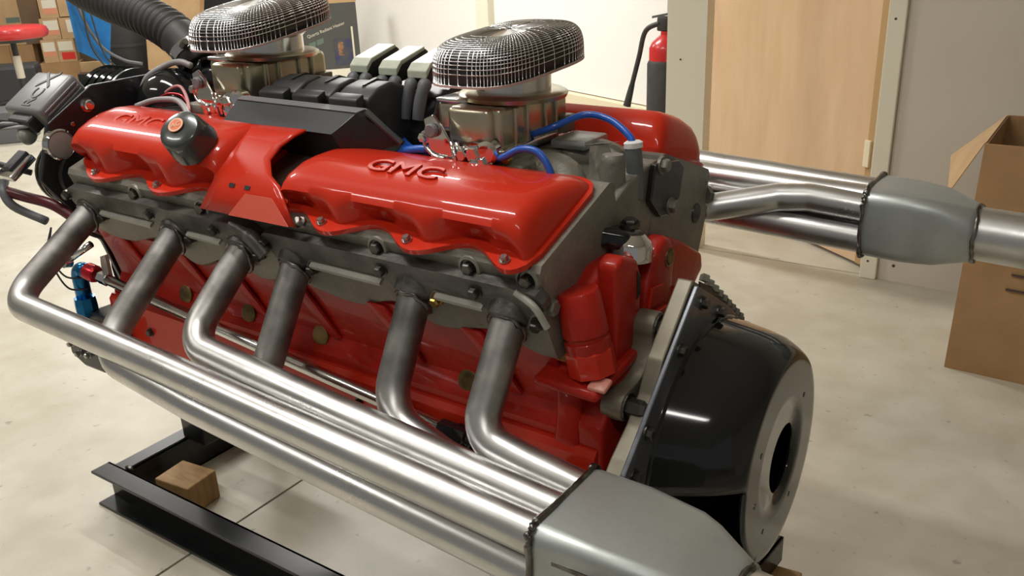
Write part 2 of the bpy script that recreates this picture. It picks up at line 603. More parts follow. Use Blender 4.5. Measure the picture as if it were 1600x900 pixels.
# --- block
def blk(u_list, x):
    dz = -0.013 * (x + 0.47)
    return [W(x, u, z + dz) for (u, z) in u_list]


half = [(0.185, 0.648), (0.168, 0.60), (0.160, 0.565), (0.166, 0.552), (0.178, 0.545), (0.182, 0.47)]
sec = [(-u, z) for (u, z) in half] + [(u, z) for (u, z) in reversed(half)] + [(0.05, 0.74), (-0.05, 0.74)]
block = obj('engine_block', rings_bm([blk(sec, x) for x in (-1.30, -1.0, -0.7, -0.452)]), 'redcast', ENG, True, 30)
# slanted ribs on the near and far side of the block
for s in (-1, 1):
    for i, x in enumerate([-1.235, -1.09, -0.985, -0.845, -0.70, -0.555]):
        dz = -0.013 * (x + 0.47)
        poly = [W(x - 0.020, s * 0.183, 0.645 + dz), W(x + 0.010, s * 0.183, 0.645 + dz), W(x + 0.048, s * 0.160, 0.565 + dz), W(x + 0.030, s * 0.160, 0.565 + dz)]
        obj('block_rib', prism(poly, (0, s * 0.007, 0), 0.003), 'redcast', block, True, 35)
    for i, x in enumerate([-1.127, -0.983, -0.837, -0.587]):
        dz = -0.013 * (x + 0.47)
        obj('core_plug', lathe(W(x, s * 0.161, 0.560 + dz), (0, s, 0.25), [(-0.004, 0.0145), (0.004, 0.0145), (0.005, 0.013), (0.0052, 0.008)], 24), 'brasscap', block, True, 40)
# copper head gasket edge
for s in (-1, 1):
    poly = [bk(s, -1.295, -0.1205, 0.006), bk(s, -0.44, -0.1205, 0.006), bk(s, -0.44, -0.1205, -0.06), bk(s, -1.295, -0.1205, -0.06)]
    obj('head_gasket', prism(poly, bdir(s, -1, 0) * 0.0025), 'copper', ENG)
# side cover joint line and its bolts low on the near side
for s in (-1, 1):
    pan = []
    for x in (-1.30, -0.40):
        pan.append(blk([(s * 0.10, 0.535), (s * 0.184, 0.535), (s * 0.190, 0.528), (s * 0.190, 0.455), (s * 0.17, 0.44), (s * 0.10, 0.435)], x))
    pr = obj('side_skirt', rings_bm(pan), 'red', ENG, True, 30)
    for (x, z) in [(-0.50, 0.497), (-0.462, 0.497), (-1.2, 0.50), (-1.05, 0.50), (-0.9, 0.50), (-0.75, 0.50)]:
        hexbolt(pr, W(x, s * 0.190, z), (0, s, 0), 0.0055, 0.007)
oil = []
for x, w, zb in [(-1.30, 0.10, 0.40), (-1.24, 0.115, 0.33), (-1.16, 0.12, 0.285), (-0.80, 0.12, 0.265), (-0.50, 0.12, 0.285), (-0.42, 0.10, 0.34)]:
    oil.append([W(x, -w - 0.02, 0.45), W(x, -w, zb + 0.05), W(x, -w + 0.012, zb + 0.02), W(x, -w + 0.04, zb), W(x, w - 0.04, zb), W(x, w - 0.012, zb + 0.02), W(x, w, zb + 0.05), W(x, w + 0.02, 0.45)])
obj('oil_pan', rings_bm(oil), 'tubedull', ENG, True, 35)

# --- heads
PORTS = [-1.262, -1.055, -0.915, -0.817, -0.622, -0.490]


def head(s):
    xs = [-1.292 + i * (0.846 / 96) for i in range(97)]
    rings = []
    for x in xs:
        w = 0
        for p in PORTS:
            w += math.exp(-((x - p - 0.01) / 0.038) ** 2)
        low = -0.112 - 0.009 * math.sin(x * 41 + 0.6) - 0.004 * math.sin(x * 23)
        # raised ledges and the cast recesses between the ports
        rec = 0.008 * (1 - min(w, 1))
        pr = [(-0.158, -0.10), (-0.160, -0.004), (-0.154, 0.0), (-0.004, 0.0), (0.002, -0.006), (0.003, -0.046), (0.016 - rec * 0.2, -0.050),
              (0.019 - rec, -0.058), (0.015 - rec, low + 0.008), (0.008 - rec, low), (-0.02, low - 0.004)]
        rings.append([bk(s, x, a, b) for (b, a) in pr])
    h = obj('cylinder_head', rings_bm(rings), 'iron', ENG, True, 32)
    # ledge strip, coloured paler for the light its top catches, below the header flanges
    for (xa, xb) in [(-1.225, -1.10), (-1.02, -0.95), (-0.78, -0.665), (-0.585, -0.52)]:
        poly = [bk(s, xa, -0.0475, 0.004), bk(s, xb, -0.0475, 0.004), bk(s, xb, -0.0540, 0.0225), bk(s, xa, -0.0540, 0.0225)]
        obj('lit_ledge', prism(poly, bdir(s, -1, 0) * 0.004), 'ironpale', h)
    for x in (-1.125, -0.977, -0.665, -0.535, -0.462):
        bm = bmesh.new()
        add_lathe(bm, bk(s, x, -0.016, 0.004), bdir(s, 0.25, 1), [(-0.01, 0.017), (0.002, 0.014), (0.003, 0.011), (-0.002, 0.010)], 18)
        obj('bolt_boss', bm, 'iron', h, True, 40)
        hexbolt(h, bk(s, x, -0.016, 0.003), bdir(s, 0.25, 1), 0.0075, 0.009)
    return h


heads = {s: head(s) for s in (-1, 1)}
# machined rear face details on the far head: black blanking plate with two bolts
hf = heads[1]
cp = obj('blanking_plate', xprism([(0.030, 0.800), (0.098, 0.790), (0.112, 0.778), (0.100, 0.742), (0.076, 0.726), (0.046, 0.730), (0.018, 0.757)], -0.446, -0.438, 0.002), 'blacksat', ENG)
hexbolt(cp, W(-0.438, 0.046, 0.795), (1, 0, 0), 0.0085, 0.009, 'iron')
hexbolt(cp, W(-0.438, 0.072, 0.738), (1, 0, 0), 0.0085, 0.009, 'iron')
obj('cast_plug', lathe(W(-0.4465, 0.172, 0.700), (1, 0, 0), [(0, 0.014), (0.002, 0.0135), (0.0022, 0.010)], 18), 'blacksat', hf, True, 40)
hexbolt(heads[-1], W(-0.446, -0.198, 0.700), (1, 0, 0), 0.009, 0.008, 'iron')

# --- rocker covers
def cover(s, x0, x1, xc, per, bolts, words, tall=1.0, sb=0.012, roof=0):
    def bo(x):
        return -0.010 + sb + 0.014 * math.cos(2 * PI * (x - xc) / per)
    N = 64
    xs = [x0 + (x1 - x0) * i / N for i in range(N + 1)]
    # flange outline with rounded corners
    out, inn = [], []
    for x in xs:
        d = min(x - x0, x1 - x)
        r = 0.03
        k = 0 if d >= r else r - math.sqrt(max(r * r - (r - d) ** 2, 0))
        out.append((x, bo(x) - k))
        inn.append((x, -0.150 + k * 0.8))
    bm = bmesh.new()
    poly = [bk(s, x, 0.0, b) for (x, b) in out] + [bk(s, x, 0.0, b) for (x, b) in reversed(inn)]
    add_prism(bm, poly, bdir(s, 1, 0) * 0.006)
    # domed body
    st = [0.005, 0.007, 0.010, 0.014, 0.019, 0.026, 0.035, 0.046]
    kh = [0.10, 0.42, 0.64, 0.79, 0.90, 0.965, 0.993, 1.0]
    bx = [x0 + t for t in st] + [x0 + 0.046 + (x1 - x0 - 0.092) * i / 72 for i in range(1, 72)] + [x1 - t for t in reversed(st)]
    bk_ = kh + [1.0] * 71 + list(reversed(kh))
    rings = []
    for x, k in zip(bx, bk_):
        f = bo(x) - 0.011
        c = math.cos(2 * PI * (x - xc) / per)
        pocket = sum(math.exp(-((x - q) / 0.017) ** 2) for q in bolts)
        cw = c
        fm = -0.021 + sb + 0.007 * cw
        ia = [(0.012, 0.024, 0.036, 0.044, 0.048, 0.0485), (0.008, 0.016, 0.0245, 0.0335, 0.042, 0.0465), (0.016, 0.034, 0.0455, 0.0480, 0.0490, 0.0490)][roof]
        pr = [(-0.142, 0.003), (-0.141, ia[0]), (-0.136, ia[1]), (-0.122, ia[2]), (-0.100, ia[3]), (-0.075, ia[4]), (-0.055, ia[5]),
              (sb - 0.043, 0.0462), (sb - 0.031, 0.0415), (sb - 0.0235, 0.035), (fm - 0.002 - 0.004 * pocket, 0.026), (f - 0.004 - 0.013 * pocket, 0.015), (f - 0.001 - 0.013 * pocket, 0.003)]
        sx = 1 - 0.30 * (1 - k) ** 2
        rings.append([bk(s, x, a * k * tall if a > 0.004 else a, -0.082 + (b + 0.082) * (sx if a > 0.004 else 1 - 0.10 * (1 - k))) for (b, a) in pr])
    add_rings(bm, rings, True, True)
    o = obj('rocker_cover', bm, 'red', ENG, True, 50)
    for q in bolts:
        hexbolt(o, bk(s, q, 0.0065, bo(q) - 0.011), bdir(s, 1, 0), 0.0048, 0.006, 'boltbright')
    if words:
        xd = V(1, 0, 0) if s < 0 else V(-1, 0, 0)
        c = bk(s, words, 0.0462 * tall if s < 0 and words > -1 else 0.0475 * tall, -0.064)
        t = text('GMC', 0.036, frame_mtx(c, V(1, 0, -0.013) * (1 if s < 0 else -1), bdir(s, 0.08 if words < -1 else -0.10, -1)), 'red', o, 0.0012, 'embossed_letters', bevel=0.0006, wide=1.35)
    return o


COV = {}
for s in (-1, 1):
    tl = 1.0 if s < 0 else 1.2
    COV[(s, 'r')] = cover(s, -0.830, -0.452, -0.600, 0.130, [-0.612, -0.483, -0.742], -0.655, tl, 0.015, 1 if s < 0 else 2)
    COV[(s, 'f')] = cover(s, -1.282, -0.925, -1.050, 0.147, [-1.208, -1.062, -0.950], -1.150, 1.22, 0.010, 0 if s < 0 else 2)

# --- exhaust flanges, primary tubes and collectors
def flange(s, x0, x1, ports):
    N = 60
    top, bot = [], []
    for i in range(N + 1):
        x = x0 + (x1 - x0) * i / N
        w = min(sum(math.exp(-((x - p) / 0.026) ** 4) for p in ports), 1)
        d = min(x - x0, x1 - x)
        k = 0 if d > 0.02 else 0.02 - math.sqrt(max(0.0004 - (0.02 - d) ** 2, 0))
        top.append((x, -0.019 - k * 0.6))
        bot.append((x, -0.046 - 0.036 * w + k * 0.3))
    poly = [bk(s, x, a, 0.003) for (x, a) in top] + [bk(s, x, a, 0.003) for (x, a) in reversed(bot)]
    o = obj('header_flange', prism(poly, bdir(s, 0, 1) * 0.015), 'irondark', ENG)
    for p in ports:
        hexbolt(o, bk(s, p - 0.034, -0.034, 0.018), bdir(s, 0, 1), 0.0065, 0.008, 'bolt')
        hexbolt(o, bk(s, p + 0.036, -0.062, 0.016), bdir(s, 0, 1), 0.0065, 0.010, 'brass' if p == PORTS[4] else 'bolt')
    return o


FL = {}
for s in (-1, 1):
    FL[(s, 0)] = flange(s, -1.293, -0.868, PORTS[:3])
    FL[(s, 1)] = flange(s, -0.858, -0.440, PORTS[3:])
# clipped curled end of the front flange beside the fourth port
o = obj('flange_end', tube(smoothpath([bk(-1, -0.905, -0.018, 0.019), bk(-1, -0.872, -0.024, 0.023), bk(-1, -0.850, -0.048, 0.026)], 5), [0.006] * 5 + [0.010] * 6, 12), 'irondark', FL[(-1, 0)], True, 40)
o = obj('flange_end', tube(smoothpath([bk(-1, -0.470, -0.022, 0.018), bk(-1, -0.448, -0.032, 0.022), bk(-1, -0.437, -0.056, 0.024)], 5), [0.004] * 11, 10), 'ironpale', FL[(-1, 1)], True, 40)

TR = 0.0195


def primary(name, pts, R, port_dir, m0='tubedull'):
    path = fillet(pts, R, 9)
    dense = [path[0]]
    for q in path[1:]:
        n = max(1, int((q - dense[-1]).length / 0.02))
        p = dense[-1]
        dense += [p.lerp(q, j / n) for j in range(1, n + 1)]
    o = obj(name, tube(dense, TR, 28, True), 'tube', ENG, True, 40)
    # heat staining: strong from the port to the first bend, then fading out along the tube
    L = (Vector(pts[1]) - Vector(pts[0])).length
    at = o.data.attributes.new('heat_stain', 'FLOAT_COLOR', 'POINT')
    dist, vals = 0.0, []
    for j, q in enumerate(dense):
        if j:
            dist += (q - dense[j - 1]).length
        t = min(max((L + 0.03 - dist) / 0.10, 0), 1)
        vals += [t * t * (3 - 2 * t)] * 28
    at.data.foreach_set('color', [c for v in vals for c in (v, v, v, 1)])
    return o


NEAR = {
    1: [W(-1.262, -0.196, 0.702), W(-1.262, -0.352, 0.598), W(-0.90, -0.357, 0.586), W(-0.352, -0.354, 0.548)],
    3: [W(-0.915, -0.196, 0.698), W(-0.915, -0.312, 0.596), W(-0.78, -0.317, 0.588), W(-0.352, -0.314, 0.548)],
    6: [W(-0.490, -0.200, 0.694), W(-0.490, -0.276, 0.574), W(-0.43, -0.277, 0.562), W(-0.352, -0.274, 0.548)],
    2: [W(-1.055, -0.196, 0.701), W(-1.055, -0.352, 0.566), W(-0.85, -0.360, 0.548), W(-0.352, -0.356, 0.507)],
    4: [W(-0.817, -0.196, 0.698), W(-0.817, -0.305, 0.520), W(-0.70, -0.318, 0.515), W(-0.352, -0.315, 0.507)],
    5: [W(-0.622, -0.198, 0.696), W(-0.622, -0.272, 0.562), W(-0.53, -0.282, 0.538), W(-0.352, -0.275, 0.507)],
}
NR = {1: [0.042, 0.5, 0.5][:2], 3: [0.045, 0.5], 6: [0.055, 0.3], 2: [0.06, 0.5], 4: [0.06, 0.3], 5: [0.055, 0.15]}
TUBES = {}
for k, pts in NEAR.items():
    TUBES[k] = primary('primary_tube', pts, NR[k], None)
    a, b = Vector(pts[0]), Vector(pts[1])
    bm = bmesh.new()
    d = (b - a).normalized()
    aa, bb = ortho(d)
    c = a + d * 0.024
    add_tube(bm, [c + (aa * math.cos(q * 2 * PI / 26) + bb * math.sin(q * 2 * PI / 26)) * (TR + 0.001) + d * (random.uniform(-0.002, 0.002) - 0.011 * (aa * math.cos(q * 2 * PI / 26) + bb * math.sin(q * 2 * PI / 26)).dot(bdir(-1, 1, 0))) for q in range(27)],
             [0.0030 + random.uniform(-0.0008, 0.0012) for q in range(27)], 7)
    obj('weld_bead', bm, 'weld', TUBES[k], True)
    obj('tube_socket', lathe(a + d * -0.012, d, [(0, 0.026), (0.026, 0.025), (0.030, 0.021)], 24), 'irondark', FL[(-1, 0 if k < 4 else 1)], True, 40)


def rrect(x, uc, zc, hu, hz, r, n=6):
    pts = []
    for (su, sz, a0) in [(1, 1, 0), (-1, 1, 90), (-1, -1, 180), (1, -1, 270)]:
        for k in range(n):
            a = math.radians(a0 + 90 * k / (n - 1))
            pts.append(W(x, uc + su * (hu - r) + math.cos(a) * r, zc + sz * (hz - r) + math.sin(a) * r))
    return pts


def collector(stations, seamx, seam):
    rings = [rrect(*q) for q in stations]
    o = obj('collector', rings_bm(rings, True, False), 'collector', ENG, True, 40)
    md = o.modifiers.new('wall', 'SOLIDIFY')
    md.thickness = 0.002
    bm = bmesh.new()
    rr = rrect(*seam)
    pts = []
    for i in range(len(rr)):
        for k in range(4):
            p = rr[i].lerp(rr[(i + 1) % len(rr)], k / 4)
            pts.append(p + V(random.uniform(-0.0018, 0.0018), random.uniform(-0.0008, 0.0008), random.uniform(-0.0008, 0.0008)))
    pts.append(pts[0])
    add_tube(bm, pts, [0.0028 + random.uniform(-0.001, 0.0013) for _ in pts], 7)
    obj('weld_bead', bm, 'weld', o, True)
    return o


CN = collector([(-0.362, -0.3145, 0.5275, 0.0630, 0.0450, 0.020), (-0.352, -0.3145, 0.5275, 0.0640, 0.0455, 0.018), (-0.30, -0.3130, 0.5265, 0.0620, 0.0440, 0.014),
                (-0.245, -0.3120, 0.5235, 0.0570, 0.0420, 0.014), (-0.228, -0.3115, 0.5220, 0.0520, 0.0405, 0.016), (-0.195, -0.311, 0.519, 0.0400, 0.0370, 0.030), (-0.185, -0.311, 0.518, 0.0375, 0.0355, 0.034)], 0,
               (-0.360, -0.3145, 0.5275, 0.0650, 0.0465, 0.018))
obj('outlet_pipe', tube([W(-0.19, -0.311, 0.5185), W(-0.10, -0.311, 0.512), W(0.08, -0.311, 0.50)], 0.0345, 28, True), 'tube', CN, True, 40)
rr = lambda: random.uniform(-0.002, 0.002)
obj('weld_bead', tube([W(-0.188 + rr(), -0.311 + 0.0362 * math.cos(q * PI / 16), 0.518 + 0.0362 * math.sin(q * PI / 16)) for q in range(33)], 0.003, 7), 'weld', CN, True)
obj('grind_mark', xprism([(-0.3775, 0.549), (-0.3775, 0.545), (-0.372, 0.547)], -0.345, -0.27), 'weld', CN)

FAR = {
    1: [W(-1.262, 0.196, 0.712), W(-1.262, 0.325, 0.765), W(-0.9, 0.335, 0.750), W(-0.245, 0.345, 0.709)],
    3: [W(-0.915, 0.196, 0.710), W(-0.915, 0.300, 0.730), W(-0.75, 0.310, 0.725), W(-0.245, 0.305, 0.709)],
    6: [W(-0.490, 0.196, 0.706), W(-0.455, 0.235, 0.690), W(-0.370, 0.275, 0.706), W(-0.330, 0.285, 0.708), W(-0.245, 0.292, 0.700)],
    2: [W(-1.055, 0.196, 0.711), W(-1.055, 0.330, 0.705), W(-0.8, 0.345, 0.70), W(-0.245, 0.345, 0.668)],
    4: [W(-0.817, 0.196, 0.710), W(-0.817, 0.290, 0.690), W(-0.7, 0.305, 0.685), W(-0.245, 0.305, 0.668)],
    5: [W(-0.622, 0.196, 0.708), W(-0.622, 0.262, 0.680), W(-0.5, 0.272, 0.677), W(-0.245, 0.284, 0.660)],
}
for k, pts in FAR.items():
    o = primary('primary_tube', pts, 0.045, None)
CF = collector([(-0.255, 0.3165, 0.686, 0.0560, 0.0450, 0.020), (-0.244, 0.3165, 0.686, 0.0570, 0.0455, 0.018), (-0.20, 0.3165, 0.684, 0.0560, 0.0450, 0.016),
                (-0.165, 0.316, 0.682, 0.0510, 0.0430, 0.018), (-0.13, 0.316, 0.679, 0.0400, 0.0370, 0.030), (-0.12, 0.316, 0.678, 0.0375, 0.0360, 0.034)], 0,
               (-0.252, 0.3165, 0.686, 0.0580, 0.0465, 0.018))
obj('outlet_pipe', tube([W(-0.125, 0.316, 0.6785), W(-0.03, 0.316, 0.674), W(0.14, 0.316, 0.664)], 0.0345, 28, True), 'tube', CF, True, 40)
obj('weld_bead', tube([W(-0.123 + rr(), 0.316 + 0.0362 * math.cos(q * PI / 16), 0.678 + 0.0362 * math.sin(q * PI / 16)) for q in range(33)], 0.0034, 7), 'weld', CF, True)

# --- red bridge plate between the two near covers, black coil bracket, coil packs
br = bmesh.new()
rows = [(-0.985, -0.846, -0.122, 0.840), (-0.996, -0.858, -0.145, 0.8315), (-1.000, -0.864, -0.165, 0.8215), (-0.992, -0.862, -0.185, 0.809), (-0.964, -0.842, -0.203, 0.7955), (-0.940, -0.818, -0.2125, 0.7875),
        (-0.938, -0.814, -0.2155, 0.7835), (-0.940, -0.806, -0.2195, 0.777), (-0.948, -0.774, -0.2365, 0.749)]
gr = [[br.verts.new(W(x0 + (x1 - x0) * j / 10, u, z)) for j in range(11)] for (x0, x1, u, z) in rows]
for i in range(len(gr) - 1):
    for j in range(10):
        br.faces.new((gr[i][j], gr[i][j + 1], gr[i + 1][j + 1], gr[i + 1][j]))
BR = obj('bridge_plate', br, 'red', ENG, True)
md = BR.modifiers.new('sheet', 'SOLIDIFY')
md.thickness = 0.003
md.offset = 0
obj('pale_patch', prism([W(-0.872, -0.2225, 0.7745), W(-0.824, -0.2225, 0.7745), W(-0.782, -0.2385, 0.7495), W(-0.890, -0.2385, 0.7495)], (0, -0.0012, -0.0004)), mat('pale_red_enamel', (0.55, 0.07, 0.04), 0.3, coat=0.5), BR)  # paler red oblong on the folded face
hexbolt(BR, W(-0.779, -0.222, 0.750), bdir(-1, 1, 0.6), 0.0055, 0.008, 'boltbright')
for x in (-0.905, -0.876):
    obj('slot', prism([W(x, -0.2175, 0.7835), W(x + 0.010, -0.2175, 0.7830), W(x + 0.010, -0.2200, 0.7792), W(x, -0.2200, 0.7797)], (0, -0.0012, -0.0004)), 'blacksat', BR)

VL = obj('valley_cover', xprism([(-0.115, 0.69), (-0.085, 0.775), (-0.055, 0.79), (0.055, 0.795), (0.085, 0.785), (0.115, 0.70)], -1.28, -0.458, 0.004), 'iron', ENG)

bm = bmesh.new()
add_prism(bm, [W(-1.000, -0.100, 0.8665), W(-0.772, -0.100, 0.8635), W(-0.778, -0.112, 0.8600), W(-1.002, -0.112, 0.8635)], (0, 0, -0.003))
add_prism(bm, [W(-1.002, -0.112, 0.8635), W(-0.778, -0.112, 0.8600), W(-0.806, -0.132, 0.836), W(-1.012, -0.132, 0.839)], (0, 0.003, -0.002))
CB = obj('coil_bracket', bm, 'blackgrey', ENG)
obj('bracket_edge', prism([W(-1.000, -0.1005, 0.8675), W(-0.771, -0.1005, 0.8645), W(-0.777, -0.1125, 0.8610), W(-1.002, -0.1125, 0.8645)], (0, 0, 0.0008)), 'ecu', CB)
obj('bracket_gusset', prism([W(-0.771, -0.0985, 0.864), W(-0.777, -0.113, 0.8605), W(-0.805, -0.132, 0.836), W(-0.790, -0.120, 0.800), W(-0.735, -0.095, 0.812), W(-0.725, -0.085, 0.824)], (-0.004, 0.002, 0)), 'blacksat', CB)
obj('gusset_lip', prism([W(-0.771, -0.0975, 0.8645), W(-0.728, -0.086, 0.8255), W(-0.722, -0.098, 0.8245), W(-0.765, -0.110, 0.8625)], (-0.002, 0, -0.002)), 'blackgrey', CB)
obj('bracket_web', prism([W(-1.010, -0.130, 0.838), W(-0.806, -0.130, 0.835), W(-0.800, -0.10, 0.788), W(-1.01, -0.10, 0.795)], (0, 0.004, 0)), 'blacksat', CB)


def coil_near(x):
    dz = 0.013 * (-0.80 - x)
    bm = bmesh.new()
    prof = [(-0.085, 0.845), (-0.085, 0.872), (-0.062, 0.884), (-0.035, 0.889), (-0.010, 0.880), (0.020, 0.845), (0.02, 0.80), (-0.06, 0.80)]
    add_prism(bm, [W(x - 0.032, u, z + dz) for (u, z) in prof], (0.062, 0, 0), 0.006, 3)
    o = obj('coil_pack', bm, 'plastic', ENG, True, 40)
    obj('coil_connector', prism([W(x - 0.026, -0.100, 0.852 + dz), W(x - 0.026, -0.100, 0.874 + dz), W(x - 0.026, -0.084, 0.880 + dz), W(x - 0.026, -0.084, 0.848 + dz)], (0.05, 0, 0), 0.003), 'plastic', o, True, 40)
    obj('coil_rib', prism([W(x - 0.004, -0.06, 0.886 + dz), W(x - 0.004, -0.035, 0.891 + dz), W(x - 0.004, -0.008, 0.882 + dz), W(x - 0.004, -0.008, 0.876 + dz)], (0.006, 0, 0)), 'plastic', o)
    return o


for x in (-0.945, -0.880, -0.812):
    coil_near(x)


def coil_far(x):
    dz = 0.03 * (-0.80 - x)
    bm = bmesh.new()
    prof = [(-0.001, 0.890), (-0.001, 0.902), (0.006, 0.907), (0.058, 0.920), (0.068, 0.914), (0.068, 0.90), (0.055, 0.884), (0.006, 0.880)]
    add_prism(bm, [W(x - 0.015, u, z + dz) for (u, z) in prof], (0.030, 0, 0), 0.003, 2)
    o = obj('coil_pack', bm, 'plastic', ENG, True, 40)
    obj('coil_label', prism([W(x - 0.0165, -0.004, 0.899 + dz), W(x - 0.0165, 0.006, 0.9082 + dz), W(x - 0.0165, 0.058, 0.9212 + dz), W(x - 0.0165, 0.058, 0.916 + dz), W(x - 0.0165, 0.008, 0.902 + dz), W(x - 0.0165, -0.004, 0.889 + dz)], (0.033, 0, 0), 0.0015), 'coiltop', o)
    for dx in (-0.011, 0.012):
        bm = bmesh.new()
        path = smoothpath([W(x + dx, 0.002, 0.884 + dz), W(x + dx + 0.001, -0.008, 0.878 + dz), W(x + dx - 0.002, -0.014, 0.858 + dz), W(x + dx - 0.004, -0.018, 0.838 + dz)], 5)
        add_tube(bm, path, [0.006, 0.008, 0.009, 0.0092, 0.009, 0.0082, 0.008, 0.008, 0.0082, 0.0084, 0.0084, 0.0083, 0.0082, 0.008, 0.0078, 0.0075][:len(path)], 14)
        obj('plug_boot', bm, 'boot', o, True, 50)
    return o


for x in (-0.872, -0.819, -0.768):
    coil_far(x)
obj('coil_shelf', xprism([(-0.015, 0.79), (-0.012, 0.82), (0.01, 0.86), (0.07, 0.880), (0.08, 0.79)], -0.90, -0.745, 0.003), 'blacksat', ENG)

# --- intake manifolds under the carburetors
def intake(x0, x1, dz):
    o = obj('intake_manifold', xprism([(-0.118, 0.752 + dz), (-0.098, 0.782 + dz), (-0.075, 0.792 + dz), (0.075, 0.797 + dz), (0.10, 0.785 + dz), (0.118, 0.756 + dz)], x0, x1, 0.006, 3), 'iron', ENG, True, 40)
    obj('carb_pad', box(W((x0 + x1) / 2, 0, 0.800 + dz), (0.13, 0.165, 0.02), None, 0.005), 'iron', o, True, 40)
    return o


IM = intake(-0.735, -0.500, 0.0)
intake(-1.22, -0.985, 0.034)
# runners and lugs at the rear end of the manifold
obj('runner', tube(smoothpath([W(-0.56, -0.03, 0.795), W(-0.52, -0.045, 0.792), W(-0.495, -0.075, 0.772), W(-0.485, -0.095, 0.75)], 5), 0.024, 18), 'iron', IM, True)
obj('runner', tube(smoothpath([W(-0.56, 0.03, 0.797), W(-0.52, 0.04, 0.795), W(-0.490, 0.035, 0.785), W(-0.475, 0.02, 0.76)], 5), 0.026, 18), 'iron', IM, True)
lug = obj('lifting_lug', prism([W(-0.505, -0.012, 0.826), W(-0.495, 0.000, 0.826), W(-0.476, 0.000, 0.79), W(-0.470, -0.01, 0.768), W(-0.485, -0.03, 0.768), W(-0.50, -0.025, 0.79)], (0.006, 0.006, 0), 0.002), 'iron', IM, True, 40)
hexbolt(lug, W(-0.473, -0.012, 0.778), (0.9, -0.5, 0.1), 0.0085, 0.008, 'iron')
obj('machined_pad', box(W(-0.545, 0.035, 0.818), (0.05, 0.06, 0.012), None, 0.004), 'collector', IM, True, 40)
obj('rear_wall', xprism([(-0.10, 0.70), (-0.075, 0.765), (-0.02, 0.79), (0.05, 0.80), (0.15, 0.765), (0.15, 0.68), (0.05, 0.66)], -0.475, -0.447, 0.003), 'iron', ENG)
# ignition tower with its boot and the blue lead into it
obj('ignition_tower', lathe(W(-0.468, -0.026, 0.742), (0.0, 0.05, 1), [(0, 0.019), (0.02, 0.0155), (0.070, 0.0150), (0.074, 0.0145), (0.078, 0.012)], 20), 'iron', ENG, True, 40)
BT = obj('lead_boot', lathe(W(-0.452, 0.008, 0.762), (-0.10, 0.02, 1), [(0, 0.0085), (0.015, 0.0095), (0.045, 0.0100), (0.062, 0.0095)], 18), 'boot', ENG, True, 40)
obj('boot_cap', lathe(W(-0.458, 0.010, 0.822), (-0.10, 0.02, 1), [(0, 0.011), (0.006, 0.0112), (0.008, 0.008)], 18), 'white', BT, True, 40)
hexbolt(BT, W(-0.457, 0.006, 0.758), (0.3, -0.2, -1), 0.006, 0.012, 'irondark', False)


def lead(pts, r=0.0042, m_='blue', name='ignition_lead', par=None):
    return obj(name, tube(smoothpath(pts, 7), r, 10), m_, par or ENG, True)


lead([W(-0.60, -0.005, 0.825), W(-0.555, -0.015, 0.842), W(-0.53, 0.02, 0.853), W(-0.495, 0.02, 0.850), W(-0.465, 0.012, 0.835), W(-0.459, 0.010, 0.825)])
lead([W(-0.62, -0.06, 0.808), W(-0.575, -0.09, 0.820), W(-0.545, -0.095, 0.834), W(-0.522, -0.095, 0.832), W(-0.508, -0.095, 0.815), W(-0.503, -0.095, 0.797)])
lead([W(-0.745, -0.085, 0.806), W(-0.715, -0.09, 0.816), W(-0.685, -0.085, 0.818), W(-0.655, -0.08, 0.812)], 0.0055)
lead([W(-0.750, -0.075, 0.800), W(-0.715, -0.08, 0.808), W(-0.68, -0.078, 0.811), W(-0.65, -0.07, 0.806)], 0.0050)
lead([W(-0.800, -0.008, 0.836), W(-0.798, -0.014, 0.815), W(-0.780, -0.03, 0.805), W(-0.755, -0.045, 0.802)], 0.0042)
for k in range(4):
    lead([W(-0.86 + 0.022 * k, -0.008, 0.835), W(-0.855 + 0.022 * k, -0.02, 0.812), W(-0.80 + 0.015 * k, -0.055 + 0.006 * k, 0.802), W(-0.745, -0.06 + 0.006 * k, 0.800)], 0.0042)
for k in range(3):
    lead([W(-1.10 + 0.02 * k, -0.075, 0.812), W(-1.05 + 0.02 * k, -0.085 - 0.006 * k, 0.826), W(-1.0 + 0.02 * k, -0.08 - 0.004 * k, 0.826), W(-0.95, -0.07, 0.806)], 0.0042)

